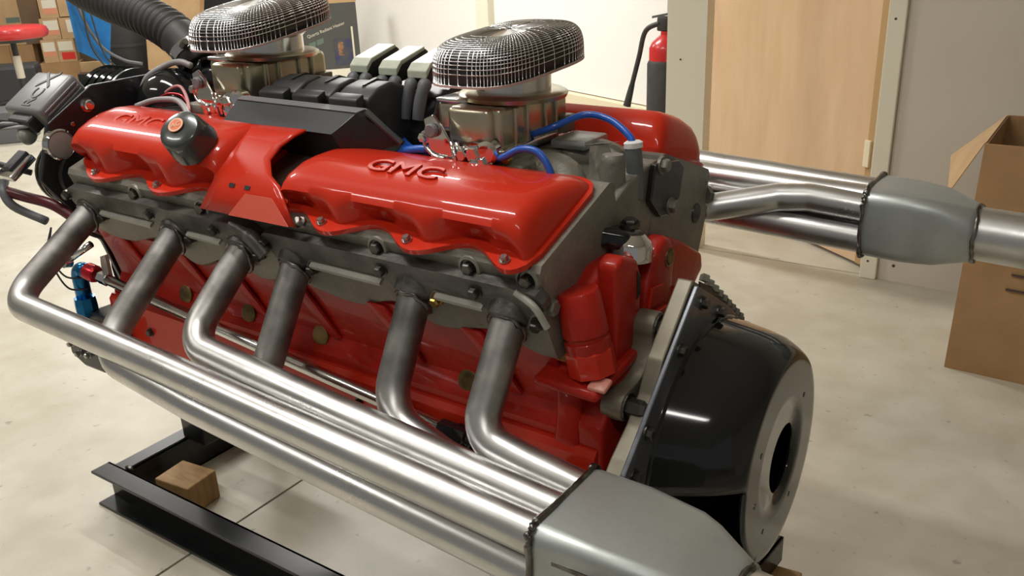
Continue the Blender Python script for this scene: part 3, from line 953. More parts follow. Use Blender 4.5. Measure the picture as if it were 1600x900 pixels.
# --- carburetors
def carb(cx, cz, hx, hu, H, tilt, yaw, sx, sz, k=1.0):
    """cx: centre, cz: height of the mounting flange"""
    def P(x, u, z):
        return W(cx + x * k, u * k, cz + z * k)
    def B(x, u, z, sx, su, sz, bev=0.004):
        return box(P(x, u, z), (sx * k, su * k, sz * k), None, bev * k, 3)
    root = obj('carburetor', B(0, 0, 0.040, 0.072, 0.150, 0.052, 0.006), 'zinc', ENG, True, 40)
    obj('throttle_plate', B(0, 0, 0.010, 0.085, 0.160, 0.020, 0.003), 'polish', root, True, 40)
    obj('float_bowl', B(-0.004, -0.066, 0.044, 0.062, 0.040, 0.046, 0.008), 'zinc', root, True, 40)
    obj('float_bowl', B(-0.004, 0.066, 0.044, 0.062, 0.040, 0.046, 0.008), 'zinc', root, True, 40)
    obj('side_housing', B(-0.052, -0.020, 0.048, 0.040, 0.075, 0.038, 0.007), 'zinc', root, True, 40)
    obj('bowl_lid', B(-0.046, -0.018, 0.0685, 0.048, 0.085, 0.006, 0.002), 'polish', root, True, 40)
    for u in (-0.045, -0.02, 0.02, 0.045):
        obj('body_rib', B(0.037, u, 0.040, 0.006, 0.007, 0.048, 0.002), 'zinc', root, True, 40)
    obj('vacuum_block', B(0.040, 0.062, 0.026, 0.016, 0.026, 0.022, 0.002), 'alu', root, True, 40)
    # air horn flange and neck
    obj('air_horn_flange', lathe(P(0.004, 0, 0.066), (0.02, 0, 1), [(0, 0.052 * k), (0.002, 0.066 * k), (0.007 * k, 0.068 * k), (0.0095 * k, 0.064 * k), (0.010 * k, 0.05 * k)], 40), 'zinc', root, True, 40)
    obj('air_horn', lathe(P(0.004, 0, 0.074), (0.02, 0, 1), [(0, 0.047 * k), (0.022 * k, 0.047 * k), (0.026 * k, 0.052 * k)], 40), 'polish', root, True, 40)
    # throttle linkage on the near side
    lk = bmesh.new()
    add_prism(lk, [P(-0.060, -0.094, 0.052), P(-0.046, -0.094, 0.058), P(-0.034, -0.094, 0.046), P(-0.008, -0.094, 0.004), P(-0.020, -0.094, -0.012), P(-0.052, -0.094, 0.004)], (0, -0.004 * k, 0), 0.001)
    lv = obj('throttle_lever', lk, 'chrome', root)
    hexbolt(lv, P(-0.046, -0.099, 0.040), (0, -1, 0), 0.0085 * k, 0.006 * k, 'ecu', False, 'pivot_nut', 16)
    for (x, z, r) in [(-0.020, 0.004, 0.007), (-0.036, 0.000, 0.006), (-0.004, 0.014, 0.0075), (0.012, 0.016, 0.010), (-0.062, 0.030, 0.006), (0.024, 0.006, 0.008)]:
        hexbolt(lv, P(x, -0.093, z), (0, -1, 0), r * k, 0.010 * k, 'chrome', True, 'linkage_nut')
    obj('linkage_rod', tube(smoothpath([P(-0.070, -0.088, 0.034), P(-0.062, -0.096, 0.020), P(-0.046, -0.100, 0.010), P(-0.030, -0.102, 0.008)], 5), 0.0025 * k, 8), 'chrome', lv, True)
    for (x0, z0, x1, z1) in [(-0.020, 0.028, -0.010, -0.006), (-0.012, 0.028, -0.002, -0.002), (0.002, 0.022, 0.016, 0.022), (0.0, 0.004, 0.028, 0.012)]:
        obj('linkage_rod', tube([P(x0, -0.098, z0), P(x1, -0.1, z1)], 0.0026 * k, 8), 'chrome', lv, True)
    obj('choke_housing', lathe(P(0.024, -0.080, 0.018), (0.25, -1, 0), [(0, 0.014 * k), (0.014 * k, 0.014 * k), (0.018 * k, 0.010 * k)], 20), 'chrome', root, True, 40)
    obj('accelerator_pump', lathe(P(0.014, -0.092, -0.012), (0.1, -0.3, 1), [(0, 0.012 * k), (0.02 * k, 0.011 * k), (0.026 * k, 0.006 * k)], 18), 'chrome', root, True, 40)
    obj('idle_screw', lathe(P(0.036, -0.074, 0.010), (1, -0.5, 0.1), [(0, 0.008 * k), (0.012 * k, 0.0075 * k), (0.014 * k, 0.004 * k)], 16), 'brass', root, True, 40)
    # mesh scoop: wire gauze dome over a dark core
    def dome(nx, NZ, grow=0.0):
        rings = []
        c, sn = math.cos(yaw), math.sin(yaw)
        for i in range(NZ + 1):
            t = (i / NZ) * PI / 2
            rs = math.cos(t) ** 0.32 if i < NZ else 0.0
            hz = math.sin(t) ** 0.55
            ring = []
            for j in range(nx):
                a = 2 * PI * j / nx
                ca, sa = math.cos(a), math.sin(a)
                ex = 2 / 3.4
                px = math.copysign(abs(ca) ** ex, ca) * (hx + grow) * (0.06 + 0.94 * rs)
                pu = math.copysign(abs(sa) ** ex, sa) * (hu + grow) * (0.06 + 0.94 * rs)
                ring.append(W(sx + px * c - pu * sn, px * sn + pu * c, sz + (H + grow) * hz + tilt * pu))
            rings.append(ring)
        return rings
    g = bmesh.new()
    add_rings(g, dome(88, 16), False, True)
    sp = obj('mesh_scoop', g, 'wire', root, True)
    md = sp.modifiers.new('wires', 'WIREFRAME')
    md.thickness = 0.0019
    md.use_even_offset = False
    obj('gauze_core', rings_bm(dome(60, 12, -0.0022), True, True), 'core', sp, True)
    obj('scoop_base', prism([p.copy() for p in dome(60, 4, 0.0012)[0]], (0, 0, -0.0025)), 'pinkrim', sp, True, 40)
    return root


CR = carb(-0.622, 0.806, 0.064, 0.102, 0.045, 0.076, -0.03, -0.620, 0.908)
CFR = carb(-1.052, 0.840, 0.062, 0.115, 0.045, 0.120, 0.14, -1.060, 0.942)

# --- breather cap on the front near cover
capd = V(0.206, -0.67, 0.71).normalized()
cc = W(-0.984, -0.203, 0.8215) + capd * 0.004
BC = obj('breather_cap', lathe(cc - capd * 0.006, capd, [(0, 0.020), (0.001, 0.0305), (0.003, 0.0325), (0.006, 0.0320), (0.034, 0.0285), (0.0375, 0.0270), (0.039, 0.0245), (0.0395, 0.01)], 48), 'cap', COV[(-1, 'f')], True, 40)
obj('filler_neck', lathe(cc - capd * 0.045, capd, [(0, 0.020), (0.047, 0.020)], 28), 'red', COV[(-1, 'f')], True, 40)
xd = V(0.80, 0.45, 0.25)
xd = (xd - capd * xd.dot(capd)).normalized()
yd = capd.cross(xd)
em = bmesh.new()
o_ = cc + capd * 0.0333 + V(-0.0045, 0, 0.004)
def ringpts(r, n=36):
    return [o_ + (xd * math.cos(2 * PI * k / n) + yd * math.sin(2 * PI * k / n)) * r for k in range(n)]
add_prism(em, ringpts(0.0105), capd * 0.0005)
obj('emblem', em, 'orange', BC)
em = bmesh.new()
ra, rb_ = ringpts(0.0100), ringpts(0.0080)
vr = [[em.verts.new(p + capd * 0.0007) for p in r_] for r_ in (ra, rb_)]
for k in range(36):
    em.faces.new((vr[0][k], vr[0][(k + 1) % 36], vr[1][(k + 1) % 36], vr[1][k]))
obj('emblem_ring', em, 'palelabel', BC)
text('AC', 0.0100, frame_mtx(o_ + capd * 0.0008, xd, yd), 'palelabel', BC, 0.0003, 'emblem_letters')

# --- chrome oil line along the near side
rod = obj('oil_line', tube([W(-1.335, -0.200, 0.5845), W(-0.585, -0.200, 0.510)], 0.0088, 14), 'polish', ENG, True)
fd = (W(-0.585, -0.200, 0.510) - W(-1.335, -0.200, 0.5845)).normalized()
obj('hose_fitting', lathe(W(-0.605, -0.200, 0.512), fd, [(0, 0.011), (0.022, 0.012), (0.024, 0.014), (0.040, 0.014), (0.042, 0.010), (0.06, 0.010)], 6), 'black', rod)
obj('hose_fitting', lathe(W(-1.300, -0.200, 0.581), -fd, [(-0.028, 0.0105), (-0.008, 0.0105), (-0.006, 0.009)], 6), 'chrome', rod)
obj('swivel_fitting', lathe(W(-1.304, -0.200, 0.5815), -fd, [(0, 0.0125), (0.006, 0.0145), (0.022, 0.0145), (0.026, 0.011)], 18), 'redfit', rod, True, 40)
obj('elbow_fitting', tube(fillet([W(-1.325, -0.200, 0.583), W(-1.355, -0.201, 0.585), W(-1.352, -0.203, 0.515)], 0.02, 6), 0.0125, 16), 'bluefit', rod, True)
obj('elbow_nut', lathe(W(-1.352, -0.203, 0.535), (0, 0, -1), [(0, 0.017), (0.012, 0.018), (0.03, 0.018), (0.032, 0.013), (0.045, 0.013)], 8), 'bluefit', rod)
obj('adapter_block', box(W(-1.352, -0.212, 0.475), (0.05, 0.05, 0.030), None, 0.006), 'redfit', rod, True, 40)
obj('adapter_clip', tube(smoothpath([W(-1.375, -0.24, 0.478), W(-1.37, -0.245, 0.492), W(-1.355, -0.245, 0.492), W(-1.35, -0.243, 0.48)], 4), 0.004, 8), 'chrome', rod, True)
brk = obj('support_bracket', prism([W(-1.31, -0.19, 0.560), W(-1.30, -0.19, 0.61), W(-1.285, -0.19, 0.615), W(-1.285, -0.19, 0.56)], (0, 0.006, 0)), 'ironpale', ENG)
obj('side_bracket', box(W(-1.30, -0.16, 0.475), (0.09, 0.10, 0.075), None, 0.006), 'blacksat', ENG, True, 40)

# --- rear: red housing, filler canister, adapter plate, bell housing
RH = obj('timing_housing', xprism([(-0.186, 0.535), (-0.180, 0.56), (-0.178, 0.615), (-0.165, 0.632), (-0.158, 0.700), (-0.12, 0.722), (-0.06, 0.722), (-0.03, 0.712), (0.008, 0.716), (0.050, 0.706), (0.085, 0.690), (0.148, 0.655), (0.152, 0.632), (0.11, 0.605), (0.11, 0.40), (-0.185, 0.40)], -0.455, -0.424, 0.006, 3), 'redcast', ENG, True, 40)
obj('housing_shelf', prism([W(-0.47, -0.200, 0.604), W(-0.392, -0.198, 0.600), W(-0.392, -0.10, 0.612), W(-0.47, -0.10, 0.618)], (0, 0, 0.012), 0.005, 3), 'redcast', RH, True, 40)
obj('housing_web', xprism([(-0.180, 0.56), (-0.150, 0.60), (-0.10, 0.62), (0.06, 0.64), (0.09, 0.60), (0.09, 0.42), (-0.184, 0.42)], -0.428, -0.395, 0.005, 3), 'redcast', RH, True, 40)
obj('housing_column', xprism([(-0.136, 0.616), (-0.078, 0.616), (-0.076, 0.702), (-0.086, 0.724), (-0.118, 0.738), (-0.134, 0.730)], -0.428, -0.402, 0.006, 3), 'redcast', RH, True, 40)
obj('housing_slot', xprism([(-0.0895, 0.678), (-0.0815, 0.682), (-0.0815, 0.704), (-0.0895, 0.712)], -0.4025, -0.4012), 'blacksat', RH)
obj('housing_boss', xprism([(-0.070, 0.610), (0.004, 0.610), (0.014, 0.690), (0.006, 0.720), (-0.012, 0.730), (-0.034, 0.716), (-0.058, 0.678)], -0.428, -0.403, 0.008, 3), 'redcast', RH, True, 40)
obj('inspection_window', xprism([(-0.058, 0.654), (-0.022, 0.652), (-0.020, 0.674), (-0.052, 0.678)], -0.404, -0.4005, 0.001), 'red', RH)
obj('window_frame', xprism([(-0.064, 0.642), (-0.012, 0.638), (-0.012, 0.644), (-0.064, 0.648)], -0.404, -0.398, 0.001), 'red', RH)
hexbolt(RH, W(-0.4035, -0.004, 0.700), (1, 0, 0), 0.009, 0.004, 'brasscap', True, 'plug', 12)
hexbolt(RH, W(-0.396, -0.014, 0.632), (1, 0, 0), 0.0065, 0.012, 'boltbright')
wp_ = obj('water_outlet', lathe(W(-0.425, -0.060, 0.712), (0, 0.1, 1), [(0, 0.024), (0.018, 0.024), (0.022, 0.022), (0.030, 0.014)], 26), 'chrome', ENG, True, 40)
obj('outlet_neck', prism([W(-0.418, -0.080, 0.726), W(-0.418, -0.040, 0.726), W(-0.420, -0.034, 0.742), W(-0.420, -0.075, 0.748)], (-0.07, -0.03, 0.012), 0.006, 3), 'black', wp_, True, 40)
hexbolt(wp_, W(-0.432, -0.048, 0.7495), (0, -0.1, 1), 0.009, 0.006, 'bolt')
# canister
CAN = obj('filler_canister', lathe(W(-0.414, -0.166, 0.622), (-0.20, -0.01, 1), [(0, 0.021), (0.0, 0.0235), (0.036, 0.0250), (0.038, 0.0225), (0.041, 0.0225), (0.043, 0.0250), (0.088, 0.0235), (0.0905, 0.0220)], 30), 'redcast', RH, True, 40)
obj('canister_base', lathe(W(-0.4135, -0.166, 0.620), (-0.20, -0.01, 1), [(0, 0.0265), (0.026, 0.0265), (0.028, 0.025)], 8), 'red', CAN)
obj('weld_patch', box(W(-0.396, -0.184, 0.617), (0.022, 0.020, 0.006), Matrix.Rotation(0.35, 3, 'X'), 0.003), mat('scuffed_pink_enamel', (0.62, 0.25, 0.19), 0.35), RH, True, 40)

# adapter plate and its bolts
AP = obj('adapter_plate', xprism([(-0.052, 0.697), (-0.010, 0.672), (0.045, 0.640), (0.118, 0.582), (0.185, 0.49), (0.185, 0.38), (0.10, 0.29), (-0.10, 0.29), (-0.22, 0.40), (-0.224, 0.535), (-0.206, 0.550), (-0.172, 0.572), (-0.145, 0.597), (-0.126, 0.630)], -0.371, -0.352, 0.002), 'alu', ENG)
B1, B2 = (-0.080, 0.646), (-0.154, 0.582)
arm = [(B1[0] + 0.018 * math.cos(t), B1[1] + 0.018 * math.sin(t)) for t in [math.radians(v) for v in (0, 30, 60, 90, 120, 150, 180, 205)]]
arm += [(-0.099, 0.627), (-0.108, 0.614), (-0.122, 0.603), (-0.138, 0.600)]
arm += [(B2[0] + 0.018 * math.cos(t), B2[1] + 0.018 * math.sin(t)) for t in [math.radians(v) for v in (80, 110, 140, 170, 200, 230, 260, 290)]]
arm += [(-0.09, 0.59), (-0.062, 0.62)]
AR = obj('adapter_arm', xprism(arm, -0.404, -0.378, 0.003, 2), 'alu', AP, True, 30)
for (u, z) in (B1, B2):
    hexbolt(AP, W(-0.378, u, z), (1, 0, 0), 0.0115, 0.022, 'bolt', True)

BF_POLY = [(-0.053, 0.692), (0.045, 0.632), (0.115, 0.577), (0.19, 0.49), (0.19, 0.38), (0.10, 0.285), (-0.10, 0.285), (-0.22, 0.40), (-0.225, 0.545)]
BELLR = [(-0.346, 0.172), (-0.342, 0.166), (-0.325, 0.161), (-0.30, 0.153), (-0.28, 0.1445), (-0.268, 0.136), (-0.260, 0.1295), (-0.2565, 0.1255), (-0.2555, 0.1235), (-0.255, 0.1222), (-0.255, 0.116), (-0.255, 0.08), (-0.255, 0.0425)]
bm = bmesh.new()
NS = 96
grid = []
for (x, r) in BELLR:
    t = min(max((-0.255 - x) / 0.09, 0), 1)
    grid.append([bm.verts.new(W(x, -0.015 * t + r * math.cos(2 * PI * k / NS), 0.473 - 0.010 * t + r * math.sin(2 * PI * k / NS))) for k in range(NS)])
for i in range(len(grid) - 1):
    for k in range(NS):
        a = 360 * (k + 0.5) / NS
        if i in (2, 3, 4, 5, 6, 7, 8) and 170 < a < 233:
            continue                                    # the inspection opening low on the near side
        bm.faces.new((grid[i][k], grid[i][(k + 1) % NS], grid[i + 1][(k + 1) % NS], grid[i + 1][k]))
BH = obj('bell_housing', bm, 'black', ENG, True, 24)
md = BH.modifiers.new('wall', 'SOLIDIFY')
md.thickness = 0.006
md.offset = -1
bm = bmesh.new()
outer = [(u, z) for (u, z) in BF_POLY]
add_prism(bm, [W(-0.351, u, z) for (u, z) in outer], (0.006, 0, 0), 0.0015)
obj('bell_flange', bm, 'flange', BH)
obj('flexplate', lathe(W(-0.335, 0, 0.473), (1, 0, 0), [(0, 0.150), (0.006, 0.150)], 48), 'blacksat', BH, True, 40)
for (u, z) in [(-0.042, 0.668), (0.010, 0.638), (-0.100, 0.634), (-0.178, 0.572), (-0.205, 0.535), (0.06, 0.606), (0.105, 0.57)]:
    hexbolt(BH, W(-0.3445, u, z), (1, 0, 0), 0.0062, 0.008, 'bolt')
for a in (35, 150, 190, 235, 300):
    hexbolt(BH, W(-0.2555, 0.088 * math.cos(math.radians(a)), 0.473 + 0.088 * math.sin(math.radians(a))), (1, 0, 0), 0.0035, 0.0012, 'blacksat', False, 'hole_plug', 12)
# starter ring teeth showing over the far top edge of the flange
RG = obj('ring_gear', xprism([(-0.035, 0.690), (0.05, 0.642), (0.118, 0.588), (0.118, 0.570), (0.045, 0.620), (-0.035, 0.67)], -0.353, -0.351), 'bolt', BH)
for i in range(9):
    t = i / 8
    hexbolt(RG, W(-0.353, -0.02 + 0.12 * t, 0.685 - 0.092 * t), (0, 0.6, 0.8), 0.006, 0.008, 'iron', False, 'tooth', 4)
# adapter lower leg, starter plug, small fittings low on the near side
obj('blue_plug', lathe(W(-0.372, -0.205, 0.495), (0.3, -1, 0.1), [(0, 0.013), (0.012, 0.013), (0.014, 0.009)], 14), 'bluefit', ENG, True, 40)
sp_ = obj('sender_body', lathe(W(-0.455, -0.195, 0.478), (0.5, -0.55, 0.35), [(0, 0.014), (0.012, 0.016), (0.020, 0.016), (0.021, 0.013), (0.026, 0.016), (0.034, 0.016), (0.035, 0.012), (0.046, 0.012)], 20), 'blacksat', ENG, True, 40)
obj('sender_tip', lathe(W(-0.4295, -0.2225, 0.4975), (0.5, -0.55, 0.35), [(0, 0.009), (0.012, 0.009)], 14), 'polish', sp_, True, 40)
obj('drain_tap', lathe(W(-0.520, -0.212, 0.482), (0, -0.1, 1), [(0, 0.005), (0.026, 0.005), (0.026, 0.003), (0.015, 0.003)], 12), 'polish', ENG, True, 40)
hexbolt(ENG, W(-0.555, -0.206, 0.492), (0, -1, 0.2), 0.008, 0.010, 'bolt')
hexbolt(ENG, W(-0.490, -0.206, 0.470), (0, -1, 0.2), 0.008, 0.010, 'bolt')

# --- front end: accessory plate, control box, pulleys, pumps, cables
FP = obj('accessory_plate', xprism([(-0.205, 0.822), (-0.125, 0.868), (0.02, 0.872), (0.10, 0.80), (0.10, 0.50), (-0.13, 0.50), (-0.16, 0.62), (-0.235, 0.74)], -1.345, -1.335, 0.002), 'blacksat', ENG)
hexbolt(FP, W(-1.334, -0.138, 0.840), (1, 0, 0), 0.0085, 0.010, 'chrome', True, 'chrome_knob', 16)
LN = obj('round_gauge', lathe(W(-1.334, -0.198, 0.790), (1, 0, 0), [(0, 0.024), (0.010, 0.024), (0.012, 0.0215), (0.0095, 0.020)], 36), 'chrome', FP, True, 40)
obj('gauge_lens', lathe(W(-1.325, -0.198, 0.790), (1, 0, 0), [(0, 0.0205), (0.002, 0.0195), (0.0035, 0.014), (0.004, 0.005)], 30), 'glass', LN, True, 40)
hexbolt(FP, W(-1.334, -0.168, 0.815), (1, 0, 0), 0.004, 0.003, 'chrome', False)
e1 = V(1, 0, 0)
e2 = V(0, 0.070, 0.047).normalized()
e3 = e1.cross(e2)
RT = Matrix((e1, e2, e3)).transposed()
bc = W(-1.400, -0.1755, 0.8645)
CT_ = obj('control_box', box(bc - e3 * 0.018, (0.104, 0.085, 0.036), RT, 0.007, 3), 'ecu', ENG, True, 40)
for k in range(4):
    obj('cooling_fin', box(bc + e1 * (0.0535) - e3 * (0.010 + 0.0065 * k), (0.003, 0.070, 0.003), RT, 0.001), 'ecu', CT_)
obj('box_socket', box(bc - e2 * 0.048 - e3 * 0.022, (0.06, 0.022, 0.026), RT, 0.004), 'plastic', CT_)
for ch, tpos, sz in [('R', -0.026, 0.034), ('C', -0.006, 0.036), ('X', 0.024, 0.052)]:
    text(ch, sz, frame_mtx(bc + e2 * tpos + e1 * 0.006 * (1 if ch == 'X' else 1.6) + e3 * 0.0003, e2, -e1), 'ecudark', CT_, 0.0008, 'embossed_letter')
SB = obj('silver_bracket', box(W(-1.395, -0.238, 0.757), (0.045, 0.050, 0.012), RT, 0.003), 'polish', FP, True, 40)
obj('relay', box(W(-1.393, -0.236, 0.764), (0.024, 0.040, 0.014), RT, 0.003), 'plastic', SB)
obj('indicator_bulb', lathe(W(-1.40, -0.205, 0.796), (0.4, -0.6, 0.5), [(0, 0.013), (0.012, 0.013), (0.018, 0.009), (0.021, 0.004)], 18), 'glass', FP, True, 40)
HS = obj('red_hose', tube(smoothpath([W(-1.43, -0.245, 0.715), W(-1.40, -0.235, 0.708), W(-1.36, -0.215, 0.695), W(-1.33, -0.20, 0.672)], 6), 0.0085, 12), mat('dark_red_rubber', (0.12, 0.018, 0.025), 0.35), ENG, True)
obj('hose_hook', tube(smoothpath([W(-1.45, -0.235, 0.728), W(-1.43, -0.25, 0.718), W(-1.41, -0.25, 0.695), W(-1.36, -0.23, 0.672)], 5), 0.007, 10), 'boot', HS, True)
# alternator low at the front: finned drum with belt and pulley
AL = obj('alternator', lathe(W(-1.40, -0.165, 0.735), (1, 0, 0), [(0, 0.03), (0.004, 0.045), (0.03, 0.05), (0.055, 0.05), (0.070, 0.04), (0.072, 0.015)], 30), 'blacksat', ENG, True, 40)
for k in range(5):
    obj('alternator_fin', lathe(W(-1.388 + 0.011 * k, -0.165, 0.735), (1, 0, 0), [(0, 0.0515), (0.005, 0.0515)], 30), 'irondark', AL, True, 40)
obj('alternator_cap', lathe(W(-1.345, -0.197, 0.768), (0.5, -0.6, 0.5), [(0, 0.009), (0.008, 0.007)], 12), mat('violet_cap', (0.09, 0.06, 0.32), 0.3), AL, True, 40)
# belt pulleys on the nose
PL = obj('crank_pulley', lathe(W(-1.425, -0.02, 0.545), (1, 0, 0), [(0, 0.05), (0, 0.085), (0.008, 0.09), (0.014, 0.08), (0.02, 0.09), (0.028, 0.085), (0.028, 0.05)], 36), 'blacksat', ENG, True, 40)
bm = bmesh.new()
for k in range(4):
    add_lathe(bm, W(-1.462 + 0.020 * k, -0.020, 0.815), (1, 0, 0), [(0, 0.052), (0.002, 0.062), (0.007, 0.066), (0.012, 0.062), (0.014, 0.052)], 36)
PU = obj('supercharger_drum', bm, 'black', ENG, True, 40)
obj('drum_rim', lathe(W(-1.384, -0.020, 0.815), (1, 0, 0), [(0, 0.058), (0.004, 0.064), (0.010, 0.064), (0.012, 0.050), (0.012, 0.030), (0.02, 0.028), (0.022, 0.01)], 36), 'blackgrey', PU, True, 40)
obj('drum_hub', lathe(W(-1.372, -0.020, 0.815), (1, 0, 0), [(0, 0.03), (0.02, 0.028), (0.024, 0.012)], 24), 'boot', PU, True, 40)
obj('front_cover', xprism([(-0.12, 0.50), (-0.12, 0.72), (-0.06, 0.80), (0.06, 0.80), (0.12, 0.72), (0.12, 0.50)], -1.335, -1.285, 0.006, 2), 'blacksat', ENG)
# glossy distributor cap beside the front carburetor
DI = obj('distributor', lathe(W(-1.285, -0.012, 0.782), (0.0, -0.05, 1), [(0, 0.050), (0.03, 0.058), (0.055, 0.058), (0.075, 0.050), (0.090, 0.034), (0.098, 0.016), (0.100, 0.004)], 32), 'black', ENG, True, 50)
obj('inlet_neck', tube(fillet([W(-1.266, 0.031, 0.886), W(-1.242, 0.030, 0.862), W(-1.16, 0.012, 0.868)], 0.02, 6), 0.026, 20), 'black', ENG, True)
# cables at the front
obj('grey_cable', tube(smoothpath([W(-1.335, -0.04, 0.845), W(-1.315, -0.035, 0.870), W(-1.28, -0.02, 0.888), W(-1.245, -0.02, 0.894), W(-1.225, -0.015, 0.888)], 6), 0.005, 10), 'greycable', ENG, True)
obj('grey_cable', tube(smoothpath([W(-1.285, -0.085, 0.832), W(-1.25, -0.075, 0.842), W(-1.20, -0.075, 0.846), W(-1.165, -0.085, 0.842), W(-1.125, -0.105, 0.832)], 6), 0.0046, 10), 'greycable', ENG, True)
obj('pink_cable', tube(smoothpath([W(-1.270, -0.055, 0.840), W(-1.235, -0.05, 0.858), W(-1.205, -0.055, 0.862), W(-1.170, -0.072, 0.850), W(-1.135, -0.096, 0.836)], 6), 0.0026, 8), 'pinkcable', ENG, True)
obj('red_cable', tube(smoothpath([W(-1.275, -0.060, 0.836), W(-1.235, -0.06, 0.850), W(-1.20, -0.06, 0.850), W(-1.16, -0.078, 0.842)], 6), 0.0022, 8), 'redfit', ENG, True)
obj('vent_hose', tube(smoothpath([W(-1.275, -0.070, 0.812), W(-1.20, -0.068, 0.822), W(-1.12, -0.072, 0.820), W(-1.02, -0.074, 0.815)], 6), 0.013, 14), 'rubber', ENG, True)
for k, (m_, r) in enumerate([('rubber', 0.004), ('greycable', 0.0035), ('rubber', 0.005), ('greycable', 0.003)]):
    obj('loom_cable', tube(smoothpath([bc - e2 * 0.055 - e3 * 0.02 + e1 * (0.016 * k - 0.024), W(-1.43 - 0.006 * k, -0.245, 0.825 - 0.006 * k), W(-1.455 - 0.012 * k, -0.262, 0.800 - 0.008 * k), W(-1.47 - 0.008 * k, -0.250, 0.765), W(-1.43, -0.20, 0.735)], 6), r, 8), m_, ENG, True)
for k in range(5):
    obj('loom_cable', tube(smoothpath([W(-1.335, -0.175 + 0.012 * k, 0.70), W(-1.325 + 0.004 * k, -0.19 + 0.01 * k, 0.672), W(-1.33, -0.185 + 0.01 * k, 0.645), W(-1.32, -0.15, 0.622)], 6), 0.0035, 8), ['rubber', 'pinkcable', 'bluefit', 'rubber', 'greycable'][k], ENG, True)
for k in range(2):
    obj('thin_wire', tube(smoothpath([W(-1.36, -0.225, 0.66), W(-1.365, -0.235, 0.63 - 0.01 * k), W(-1.36, -0.235, 0.605 - 0.015 * k), W(-1.35, -0.225, 0.578 - 0.02 * k), W(-1.34, -0.20, 0.57 - 0.02 * k)], 6), 0.0016, 6), 'rubber', ENG, True)
ln_ = obj('throttle_link', tube([W(-1.318, -0.19, 0.628), W(-1.355, -0.215, 0.602)], 0.006, 10), 'polish', ENG, True)
obj('link_eye', lathe(W(-1.356, -0.2155, 0.600), (0, -1, 0.2), [(-0.006, 0.010), (0.006, 0.010)], 14), 'polish', ln_, True, 40)
obj('motor_mount', prism([W(-1.375, -0.235, 0.475), W(-1.28, -0.235, 0.495), W(-1.28, -0.235, 0.425), W(-1.34, -0.235, 0.425), W(-1.375, -0.235, 0.44)], (0, 0.075, 0), 0.004), 'blacksat', ENG)
for (x, z) in [(-1.362, 0.462), (-1.345, 0.448), (-1.315, 0.452)]:
    hexbolt(ENG, W(x, -0.235, z), (0, -1, 0), 0.0045, 0.009, 'boltbright')

# ------------------------------------------------------------------ the stand
STN = thing('engine_stand', 'black welded steel channel frame on the floor, carrying the engine', 'engine stand', (-0.95, 0.98, 0))


def channel(name, a, b, h, out, w, z0=0.0, t=0.006):
    """C channel from a to b (xy), height h, flanges of width w pointing along out"""
    a, b, out = Vector(a), Vector(b), Vector(out).normalized()
    bm = bmesh.new()
    d = b - a
    for (o0, ow, zz, hh) in [(0, t, z0, h), (0, w, z0, t), (0, w, z0 + h - t, t)]:
        p = [a + out * o0, a + out * (o0 + ow)]
        add_prism(bm, [V(p[0].x, p[0].y, zz), V(p[1].x, p[1].y, zz), V(p[1].x, p[1].y, zz + hh), V(p[0].x, p[0].y, zz + hh)], (d.x, d.y, 0), 0.0012)
    return obj(name, bm, 'stand', STN)


channel('side_rail', (-1.600, 0.790, 0), (-0.33, 0.795, 0), 0.082, (0, -1, 0), 0.042)
channel('side_rail', (-1.600, 1.235, 0), (-0.44, 1.235, 0), 0.082, (0, 1, 0), 0.042)
channel('cross_rail', (-1.538, 0.785, 0), (-1.538, 1.24, 0), 0.082, (-1, 0, 0), 0.042)
channel('cross_rail', (-0.385, 0.80, 0), (-0.345, 1.265, 0), 0.05, (-1, 0, 0), 0.042, 0.032)
for (x, y) in [(-1.548, 0.965), (-1.548, 1.20)]:
    obj('upright', box((x + 0.03, y, 0.215), (0.075, 0.055, 0.28), None, 0.004), 'stand', STN)
for (y0, y1) in [(0.965, 1.2)]:
    obj('saddle', box((-1.50, (y0 + y1) / 2, 0.36), (0.10, y1 - y0 + 0.14, 0.03), None, 0.004), 'stand', STN)
    obj('saddle_post', box((-1.42, 0.9, 0.40), (0.16, 0.12, 0.10), None, 0.004), 'stand', STN)
for (x, y) in [(-0.40, 0.84), (-0.40, 1.22)]:
    obj('upright', box((x, y, 0.165), (0.05, 0.04, 0.17), None, 0.004), 'stand', STN)
obj('saddle', box((-0.42, 1.03, 0.26), (0.05, 0.42, 0.03), None, 0.004), 'stand', STN)
for (x, y) in [(-1.548, 0.800), (-1.545, 0.948)]:
    bm = bmesh.new()
    add_tube(bm, [V(x + 0.010 * k + random.uniform(-0.001, 0.001), y - 0.004, 0.083) for k in range(3)], 0.004, 8)
    obj('weld_bead', bm, 'weld', STN, True)
for nme, lab, c, s, r in [('wood_block', 'short pine block on the floor under the front corner of the black stand', (-1.445, 0.858, 0.0325), (0.095, 0.075, 0.065), 0.12),
                          ('wood_block', 'small wood block under the rear end of the black stand, behind the bell housing', (-0.36, 1.19, 0.015), (0.12, 0.12, 0.03), 0.1)]:
    o = obj(nme, box(c, s, Matrix.Rotation(r, 3, 'Z'), 0.003), 'wood')
    tag(o, lab, 'wood block')
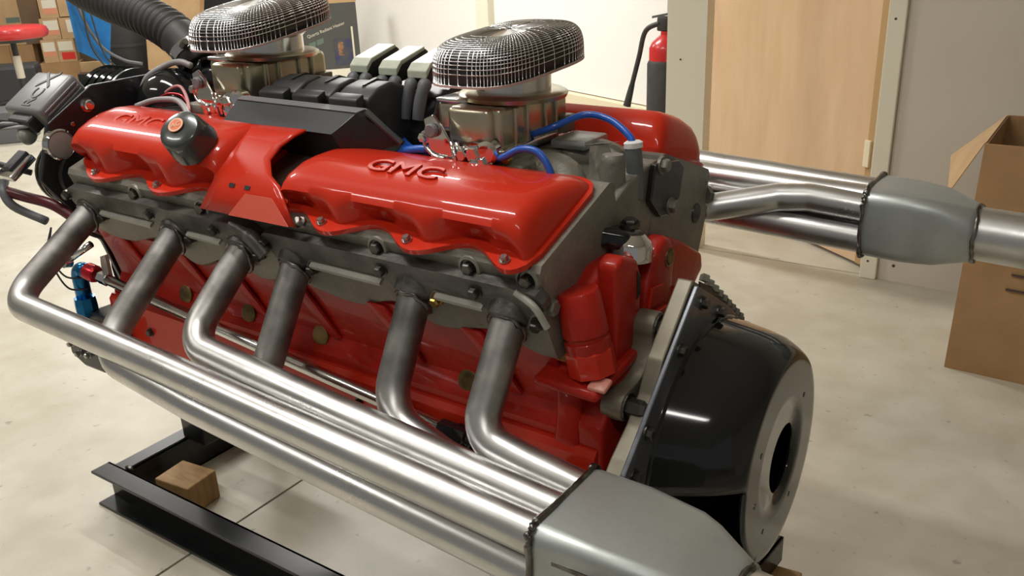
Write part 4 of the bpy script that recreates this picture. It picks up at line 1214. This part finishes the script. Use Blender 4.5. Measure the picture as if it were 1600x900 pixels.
# ------------------------------------------------------------------ things around the engine
# corrugated duct hose running up to the ceiling
hp = smoothpath([W(-1.272, 0.03, 0.895), W(-1.286, 0.03, 0.909), W(-1.328, 0.03, 0.937), W(-1.405, 0.03, 0.963), W(-1.500, 0.03, 0.985), W(-1.60, 0.03, 1.025), W(-1.68, 0.03, 1.12), W(-1.72, 0.03, 1.35), W(-1.73, 0.03, 1.9), W(-1.73, 0.03, CEIL)], 40)
cum = [0]
for i in range(1, len(hp)):
    cum.append(cum[-1] + (hp[i] - hp[i - 1]).length)
res, t, i = [], 0.0, 0
while t < cum[-1]:
    while cum[i + 1] < t:
        i += 1
    res.append(hp[i].lerp(hp[i + 1], (t - cum[i]) / max(cum[i + 1] - cum[i], 1e-6)))
    t += 0.0022 if t < 0.8 else 0.006
rad, dist = [], 0
for k in range(len(res)):
    if k:
        dist += (res[k] - res[k - 1]).length
    rad.append(0.0325 + (0.0021 * math.sin(2 * PI * dist / 0.0130) if dist > 0.05 else 0.0004))
HO = obj('corrugated_hose', tube(res, rad, 24), 'rubber', None, True)
tag(HO, 'thick black corrugated duct hose with a steel clamp, rising from the engine front', 'hose')
hd = (res[4] - res[0]).normalized()
CLP = obj('hose_clamp', lathe(res[0] + hd * 0.004, hd, [(0, 0.0335), (0.0, 0.0350), (0.016, 0.0350), (0.016, 0.0335)], 32), 'polish', HO, True, 40)
hexbolt(CLP, res[0] + hd * 0.012 + V(0.020, -0.030, 0.012), (0.8, -0.2, 0.4), 0.006, 0.018, 'boltbright', False, 'clamp_screw')
obj('hose_cuff', lathe(res[0] - hd * 0.016, hd, [(0, 0.031), (0.004, 0.0335), (0.018, 0.0335)], 28), 'plastic', HO, True, 40)

# open cardboard carton at the right
CA = thing('cardboard_carton', 'large open brown cardboard carton on the floor by the drywall, at the right', 'carton', (0.05, 2.46, 0))
x0, x1, y0, y1, h = -0.252, 0.36, 2.245, 2.62, 0.575
tk = 0.006
obj('front_panel', prism([V(x0, y0, 0), V(x1, y0 - 0.03, 0), V(x1 + 0.01, y0 - 0.03, h), V(x0 + 0.012, y0, h)], (0, tk, 0)), 'card', CA)
obj('back_panel', prism([V(x0, y1, 0), V(x1, y1 - 0.03, 0), V(x1 + 0.01, y1 - 0.03, h), V(x0 + 0.012, y1, h)], (0, tk, 0)), 'card', CA)
obj('side_panel', prism([V(x0, y0 + tk, 0), V(x0, y1, 0), V(x0 + 0.012, y1, h), V(x0 + 0.012, y0 + tk, h)], (tk, 0, 0)), 'card', CA)
obj('side_panel', prism([V(x1, y0 + tk - 0.03, 0), V(x1, y1 - 0.03, 0), V(x1 + 0.01, y1 - 0.03, h), V(x1 + 0.01, y0 + tk - 0.03, h)], (-tk, 0, 0)), 'card', CA)
obj('carton_floor', prism([V(x0, y0, 0.001), V(x1, y0 - 0.03, 0.001), V(x1, y1 - 0.03, 0.001), V(x0, y1, 0.001)], (0, 0, tk)), 'card', CA)
obj('carton_flap', prism([V(x0 + 0.010, y0 + 0.012, h), V(x0 + 0.010, y1 - 0.012, h), V(x0 - 0.105, y1 - 0.01, h - 0.115), V(x0 - 0.055, y0 + 0.03, h - 0.135)], (0.004, 0, 0.003)), 'cardpale', CA)
for (x, z, L) in [(-0.135, 0.310, 0.30), (-0.140, 0.272, 0.34), (-0.147, 0.234, 0.36)]:
    obj('printed_line', prism([V(x, y0 - 0.0055 - 0.05 * (x - x0) * 1.0, z), V(x + L, y0 - 0.0055 - 0.05 * (x + L - x0), z - 0.004), V(x + L, y0 - 0.0055 - 0.05 * (x + L - x0), z), V(x, y0 - 0.0055 - 0.05 * (x - x0), z + 0.004)], (0, 0.004, 0)), 'ink', CA)
obj('printed_mark', prism([V(-0.158, y0 - 0.0095, 0.318), V(-0.155, y0 - 0.0095, 0.318), V(-0.150, y0 - 0.0095, 0.355), V(-0.153, y0 - 0.0095, 0.355)], (0, 0.004, 0)), 'redink', CA)
obj('printed_mark', prism([V(-0.150, y0 - 0.0095, 0.342), V(-0.118, y0 - 0.011, 0.336), V(-0.118, y0 - 0.011, 0.339), V(-0.150, y0 - 0.0095, 0.345)], (0, 0.004, 0)), 'redink', CA)

# fire extinguisher half hidden behind the partition
FX, FY = -1.655, 3.56
EX = thing('fire_extinguisher', 'red fire extinguisher in a black sleeve against the white panel', 'fire extinguisher', (FX, FY, 0))
obj('cylinder_sleeve', lathe((FX, FY, 0.0), (0, 0, 1), [(0, 0.070), (0.02, 0.077), (0.535, 0.077), (0.55, 0.070)], 32), 'rubber', EX, True, 40)
obj('cylinder_top', lathe((FX, FY, 0.54), (0, 0, 1), [(0, 0.070), (0.06, 0.070), (0.085, 0.058), (0.105, 0.036), (0.115, 0.022), (0.13, 0.02)], 32), 'extred', EX, True, 40)
obj('valve', box((FX - 0.01, FY, 0.70), (0.05, 0.04, 0.06), None, 0.008), 'rubber', EX, True, 40)
obj('lever', prism([V(FX - 0.06, FY - 0.012, 0.722), V(FX + 0.05, FY - 0.012, 0.742), V(FX + 0.05, FY - 0.012, 0.752), V(FX - 0.06, FY - 0.012, 0.732)], (0, 0.024, 0)), 'boot', EX)
obj('discharge_hose', tube(smoothpath([V(FX - 0.02, FY - 0.01, 0.705), V(FX - 0.085, FY - 0.02, 0.67), V(FX - 0.115, FY - 0.02, 0.56), V(FX - 0.15, FY - 0.02, 0.43), V(FX - 0.172, FY - 0.02, 0.345)], 6), [0.011] * 18 + [0.013, 0.014, 0.015, 0.0155, 0.016, 0.017, 0.018], 12), 'rubber', EX, True)

# the cluttered far side of the shop: a frame that faces the engine (KK scales the nominal sizes to the real distance)
EN = V(0.8, -0.6, 0)
EE = V(0.6, 0.8, 0)
RC = Matrix((EE, -EN, V(0, 0, 1))).transposed()
KK = 1.9


def C(d, s, z):
    p = (EN * -d + EE * s) * KK
    return V(p.x, p.y, max(1.05 + KK * (z - 1.05), 0.0005))


def cbox(name, d, s0, s1, z0, z1, depth, m_, parent=None, bevel=0.0):
    """box whose front face lies at nominal distance d"""
    z0 = max(z0, 1.05 - 1.05 / KK + 0.0004)
    return obj(name, box(C(d + depth / 2, (s0 + s1) / 2, (z0 + z1) / 2), ((s1 - s0) * KK, depth * KK, (z1 - z0) * KK), RC, bevel), m_, parent)


def clathe(name, d, s, z0, z1, prof, m_, parent=None, seg=28):
    """upright turned body; prof: (fraction of the height, nominal radius)"""
    z0 = max(z0, 1.05 - 1.05 / KK + 0.0004)
    h = (z1 - z0) * KK
    return obj(name, lathe(C(d, s, z0), (0, 0, 1), [(f * h, r * KK) for (f, r) in prof], seg), m_, parent, True, 45)


KK = 1.66
# printed product box standing on a low bench, cardboard lid on top
PB = thing('printed_box', 'dark grey printed product box with a photo of a fire, against the white wall', 'box', C(4.0, 0.52, 0.62))
cbox('box_body', 4.0, 0.395, 0.632, 0.56, 0.835, 0.06, 'poster', PB, 0.004)
cbox('box_lid', 3.999, 0.41, 0.634, 0.8355, 0.90, 0.06, 'cardpale', PB)
cbox('printed_photo', 3.9985, 0.520, 0.596, 0.575, 0.685, 0.0014, 'posterblue', PB)
cbox('printed_flame', 3.9975, 0.536, 0.560, 0.615, 0.672, 0.0010, 'flame', PB)
cbox('printed_edge', 3.9965, 0.600, 0.608, 0.575, 0.735, 0.002, 'paper', PB)
tx = (EE + V(0, 0, 0.30)).normalized()
text('Quartz Radiant Heater', 0.031, frame_mtx(C(3.9982, 0.492, 0.727), tx, V(0, 0, 1)), 'paper', PB, 0.0006, 'printed_words')
for (s, z) in [(0.427, 0.665), (0.462, 0.677)]:
    obj('printed_panel', prism([C(3.9988, s - 0.014, z - 0.014), C(3.9988, s + 0.014, z - 0.004), C(3.9988, s + 0.016, z + 0.018), C(3.9988, s - 0.014, z + 0.010)], EN * 0.0006), 'greenink', PB)
PS = cbox('low_bench', 3.98, 0.33, 0.70, 0, 0.559, 0.11, 'cream')
tag(PS, 'low cream bench under the dark printed product box', 'bench')

KK = 1.9
TC = thing('tall_carton', 'tall plain brown carton between the black drum and the mesh scoop', 'carton', C(4.1, -0.10, 0))
obj('carton_body', prism([C(4.1, -0.270, 0.0), C(4.1, -0.060, 0.0), C(4.1, 0.036, 1.0), C(4.1, -0.215, 1.0)], EN * -0.10), 'cardpale', TC)
obj('carton_edge', prism([C(4.098, -0.080, 0.0), C(4.098, -0.061, 0.0), C(4.098, 0.035, 1.0), C(4.098, 0.020, 1.0)], EN * -0.003), 'card', TC)
DC = cbox('dark_gap_block', 4.55, -0.06, 0.36, 0, 0.862, 0.20, 'blacksat', None, 0.004)  # black block added where only a dark gap shows
tag(DC, 'dark block added for the dark gap behind the tall plain carton', 'filler block')
SK = clathe('white_sack', 4.64, 0.20, 0.8625, 0.93, [(0, 0.07), (0.3, 0.085), (0.7, 0.06), (1, 0.02)], 'white')
tag(SK, 'white bundle lying on top of the dark block', 'bundle')

DR = thing('plastic_drum', 'dark grey plastic drum standing behind the blue sheet', 'drum', C(4.3, -0.33, 0))
clathe('drum_body', 4.3, -0.345, 0, 0.98, [(0, 0.115), (0.02, 0.125), (0.6, 0.130), (0.9, 0.128), (0.97, 0.11), (1, 0.08)], 'tank', DR)
clathe('drum_band', 4.3, -0.345, 0.70, 0.712, [(0, 0.130), (0, 0.1325), (1, 0.1325), (1, 0.130)], 'tank', DR)
BS = obj('blue_sheet', prism([C(3.9, -0.385, 0.655), C(3.9, -0.490, 0.72), C(3.9, -0.495, 1.0), C(3.9, -0.360, 1.0), C(3.9, -0.345, 0.84)], EN * -0.012, 0.002), 'bluetarp')
tag(BS, 'bright blue plastic sheet hung in front of the dark drum', 'sheet')
SR = obj('sheet_rail', box(C(3.905, -0.43, 1.004), (0.6, 0.03, 0.03), RC, 0.003), 'carddark')
SR.parent = BS
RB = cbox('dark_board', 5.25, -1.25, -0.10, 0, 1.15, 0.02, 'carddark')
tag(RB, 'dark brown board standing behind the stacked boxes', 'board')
WB = cbox('pale_plank', 4.12, -0.52, -0.40, 0.615, 0.655, 0.02, 'cardpale')
tag(WB, 'pale plank end under the lower edge of the blue sheet', 'plank')
PT = cbox('black_crate', 4.06, -0.53, -0.33, 0, 0.6145, 0.10, 'blacksat', None, 0.004)
tag(PT, 'black crate carrying the pale plank below the blue sheet', 'crate')


def parts_box(s0, s1, z0, z1, label, stripes, d=4.80, m_='cardpale', name='parts_box', group='small labelled parts boxes', dep=0.12):
    t = cbox(name, d, s0, s1, z0, z1, dep, m_, None, 0.002)
    tag(t, label, 'box', group)
    w, h_ = s1 - s0, z1 - z0
    for (a, b, c, e, m2) in stripes:
        cbox('box_label', d - 0.0006, s0 + a * w, s0 + b * w, z0 + c * h_, z0 + e * h_, 0.0012, m2, t)
    return t


parts_box(-0.730, -0.650, 0.8015, 0.893, 'small brown parts box with a salmon sticker, topmost of its stack', [(0.2, 0.95, 0.5, 0.9, 'paper'), (0.2, 0.95, 0.2, 0.5, 'salmon')])
parts_box(-0.742, -0.660, 0.7045, 0.801, 'small brown parts box with half white, half salmon label, second from the stack top', [(0.2, 0.95, 0.45, 0.9, 'paper'), (0.2, 0.95, 0.22, 0.45, 'salmon')])
parts_box(-0.757, -0.6915, 0.5985, 0.704, 'small brown parts box with an orange band, level with the red sticker box', [(0.1, 0.9, 0.5, 0.9, 'paper'), (0.1, 0.9, 0.28, 0.5, 'salmon')])
parts_box(-0.6575, -0.590, 0.7045, 0.801, 'narrow brown parts box beside the blue sheet, above the red sticker', [(0.45, 0.95, 0.3, 0.9, 'paper')])
parts_box(-0.6905, -0.612, 0.5985, 0.704, 'small brown parts box with a bright red sticker', [(0.1, 0.9, 0.5, 0.9, 'paper'), (0.2, 0.95, 0.1, 0.42, 'redink')])
parts_box(-0.780, -0.60, 0.49, 0.598, 'wide brown box under the parts boxes, without a label', [], m_='card')
parts_box(-0.6475, -0.590, 0.8055, 0.895, 'plain brown parts box next to the topmost salmon one', [])
parts_box(-1.02, -0.850, 0.676, 0.90, 'pale cardboard box with a grey green strip, behind the red stool', [(0.62, 0.98, 0.47, 0.58, 'greenink')], 5.0, name='cardboard_box', group=None)
parts_box(-0.930, -0.825, 0.575, 0.675, 'small plain cardboard box below the red stool seat', [], 5.0, 'card', 'cardboard_box', None)
parts_box(-1.04, -0.9315, 0.575, 0.675, 'plain cardboard box at the left picture edge below the stool seat', [], 5.0, 'card', 'cardboard_box', None)
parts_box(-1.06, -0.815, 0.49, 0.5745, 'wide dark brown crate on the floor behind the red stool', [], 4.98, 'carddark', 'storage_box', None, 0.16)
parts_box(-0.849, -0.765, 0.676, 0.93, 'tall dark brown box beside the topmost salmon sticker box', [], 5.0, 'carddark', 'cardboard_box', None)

# red shop stool
ST = thing('shop_stool', 'round red vinyl stool with a chrome post, in front of the stacked boxes', 'stool', C(3.66, -0.665, 0))
clathe('stool_seat', 3.66, -0.665, 0.800, 0.845, [(0, 0.09), (0.0, 0.112), (0.12, 0.120), (0.45, 0.124), (0.78, 0.118), (0.94, 0.10), (1, 0.03)], 'stoolred', ST, 40)
clathe('seat_pan', 3.66, -0.665, 0.788, 0.800, [(0, 0.075), (1, 0.09)], 'tank', ST)
clathe('stool_post', 3.66, -0.665, 0.58, 0.79, [(0, 0.010), (1, 0.010)], 'tank', ST, 18)
clathe('post_collar', 3.66, -0.665, 0.66, 0.74, [(0, 0.014), (1, 0.014)], 'paper', ST, 18)
sc_ = C(3.66, -0.665, 0)
for j in range(5):
    a = j * 2 * PI / 5 + 0.3
    lg = obj('leg', tube(fillet([V(sc_.x, sc_.y, 0.17), V(sc_.x + 0.20 * math.cos(a), sc_.y + 0.20 * math.sin(a), 0.14), V(sc_.x + 0.27 * math.cos(a), sc_.y + 0.27 * math.sin(a), 0.05)], 0.05, 5), 0.016, 10), 'tank', ST, True)
    obj('caster', lathe((sc_.x + 0.27 * math.cos(a) - 0.012, sc_.y + 0.27 * math.sin(a), 0.030), (1, 0, 0), [(0, 0.029), (0.024, 0.029)], 16), 'rubber', lg, True, 40)
TG = cbox('tool_tray', 3.25, -0.76, -0.60, 0, 0.600, 0.16, 'boot', None, 0.006)
tag(TG, 'low grey tool tray on the floor in front of the red stool', 'tray')
BK = cbox('tool_bag', 4.2, -0.93, -0.70, 0, 0.655, 0.14, 'tank', None, 0.03)
tag(BK, 'dark grey tool bag on the floor behind the red stool', 'bag')
# cables hanging in front of the blue sheet
for j, (pts, r, m_, lab) in enumerate([
        ([C(3.80, -0.435, 1.0), C(3.80, -0.43, 0.88), C(3.80, -0.425, 0.74), C(3.80, -0.37, 0.62), C(3.78, -0.36, 0.56)], 0.007, 'rubber', 'thin black cable hanging down over the blue sheet'),
        ([C(3.82, -0.415, 1.0), C(3.82, -0.405, 0.84), C(3.82, -0.385, 0.70), C(3.82, -0.32, 0.63), C(3.8, -0.30, 0.60)], 0.006, 'rubber', 'second thin cable curling across the lower edge of the blue sheet'),
        ([C(3.86, -0.46, 1.0), C(3.86, -0.445, 0.86), C(3.86, -0.40, 0.74), C(3.86, -0.33, 0.68), C(3.84, -0.26, 0.66)], 0.012, 'boot', 'grey cable crossing the blue sheet towards the drum')]):
    tag(obj('hanging_cable', tube(smoothpath(pts, 7), r, 8), m_, None, True), lab, 'cable')
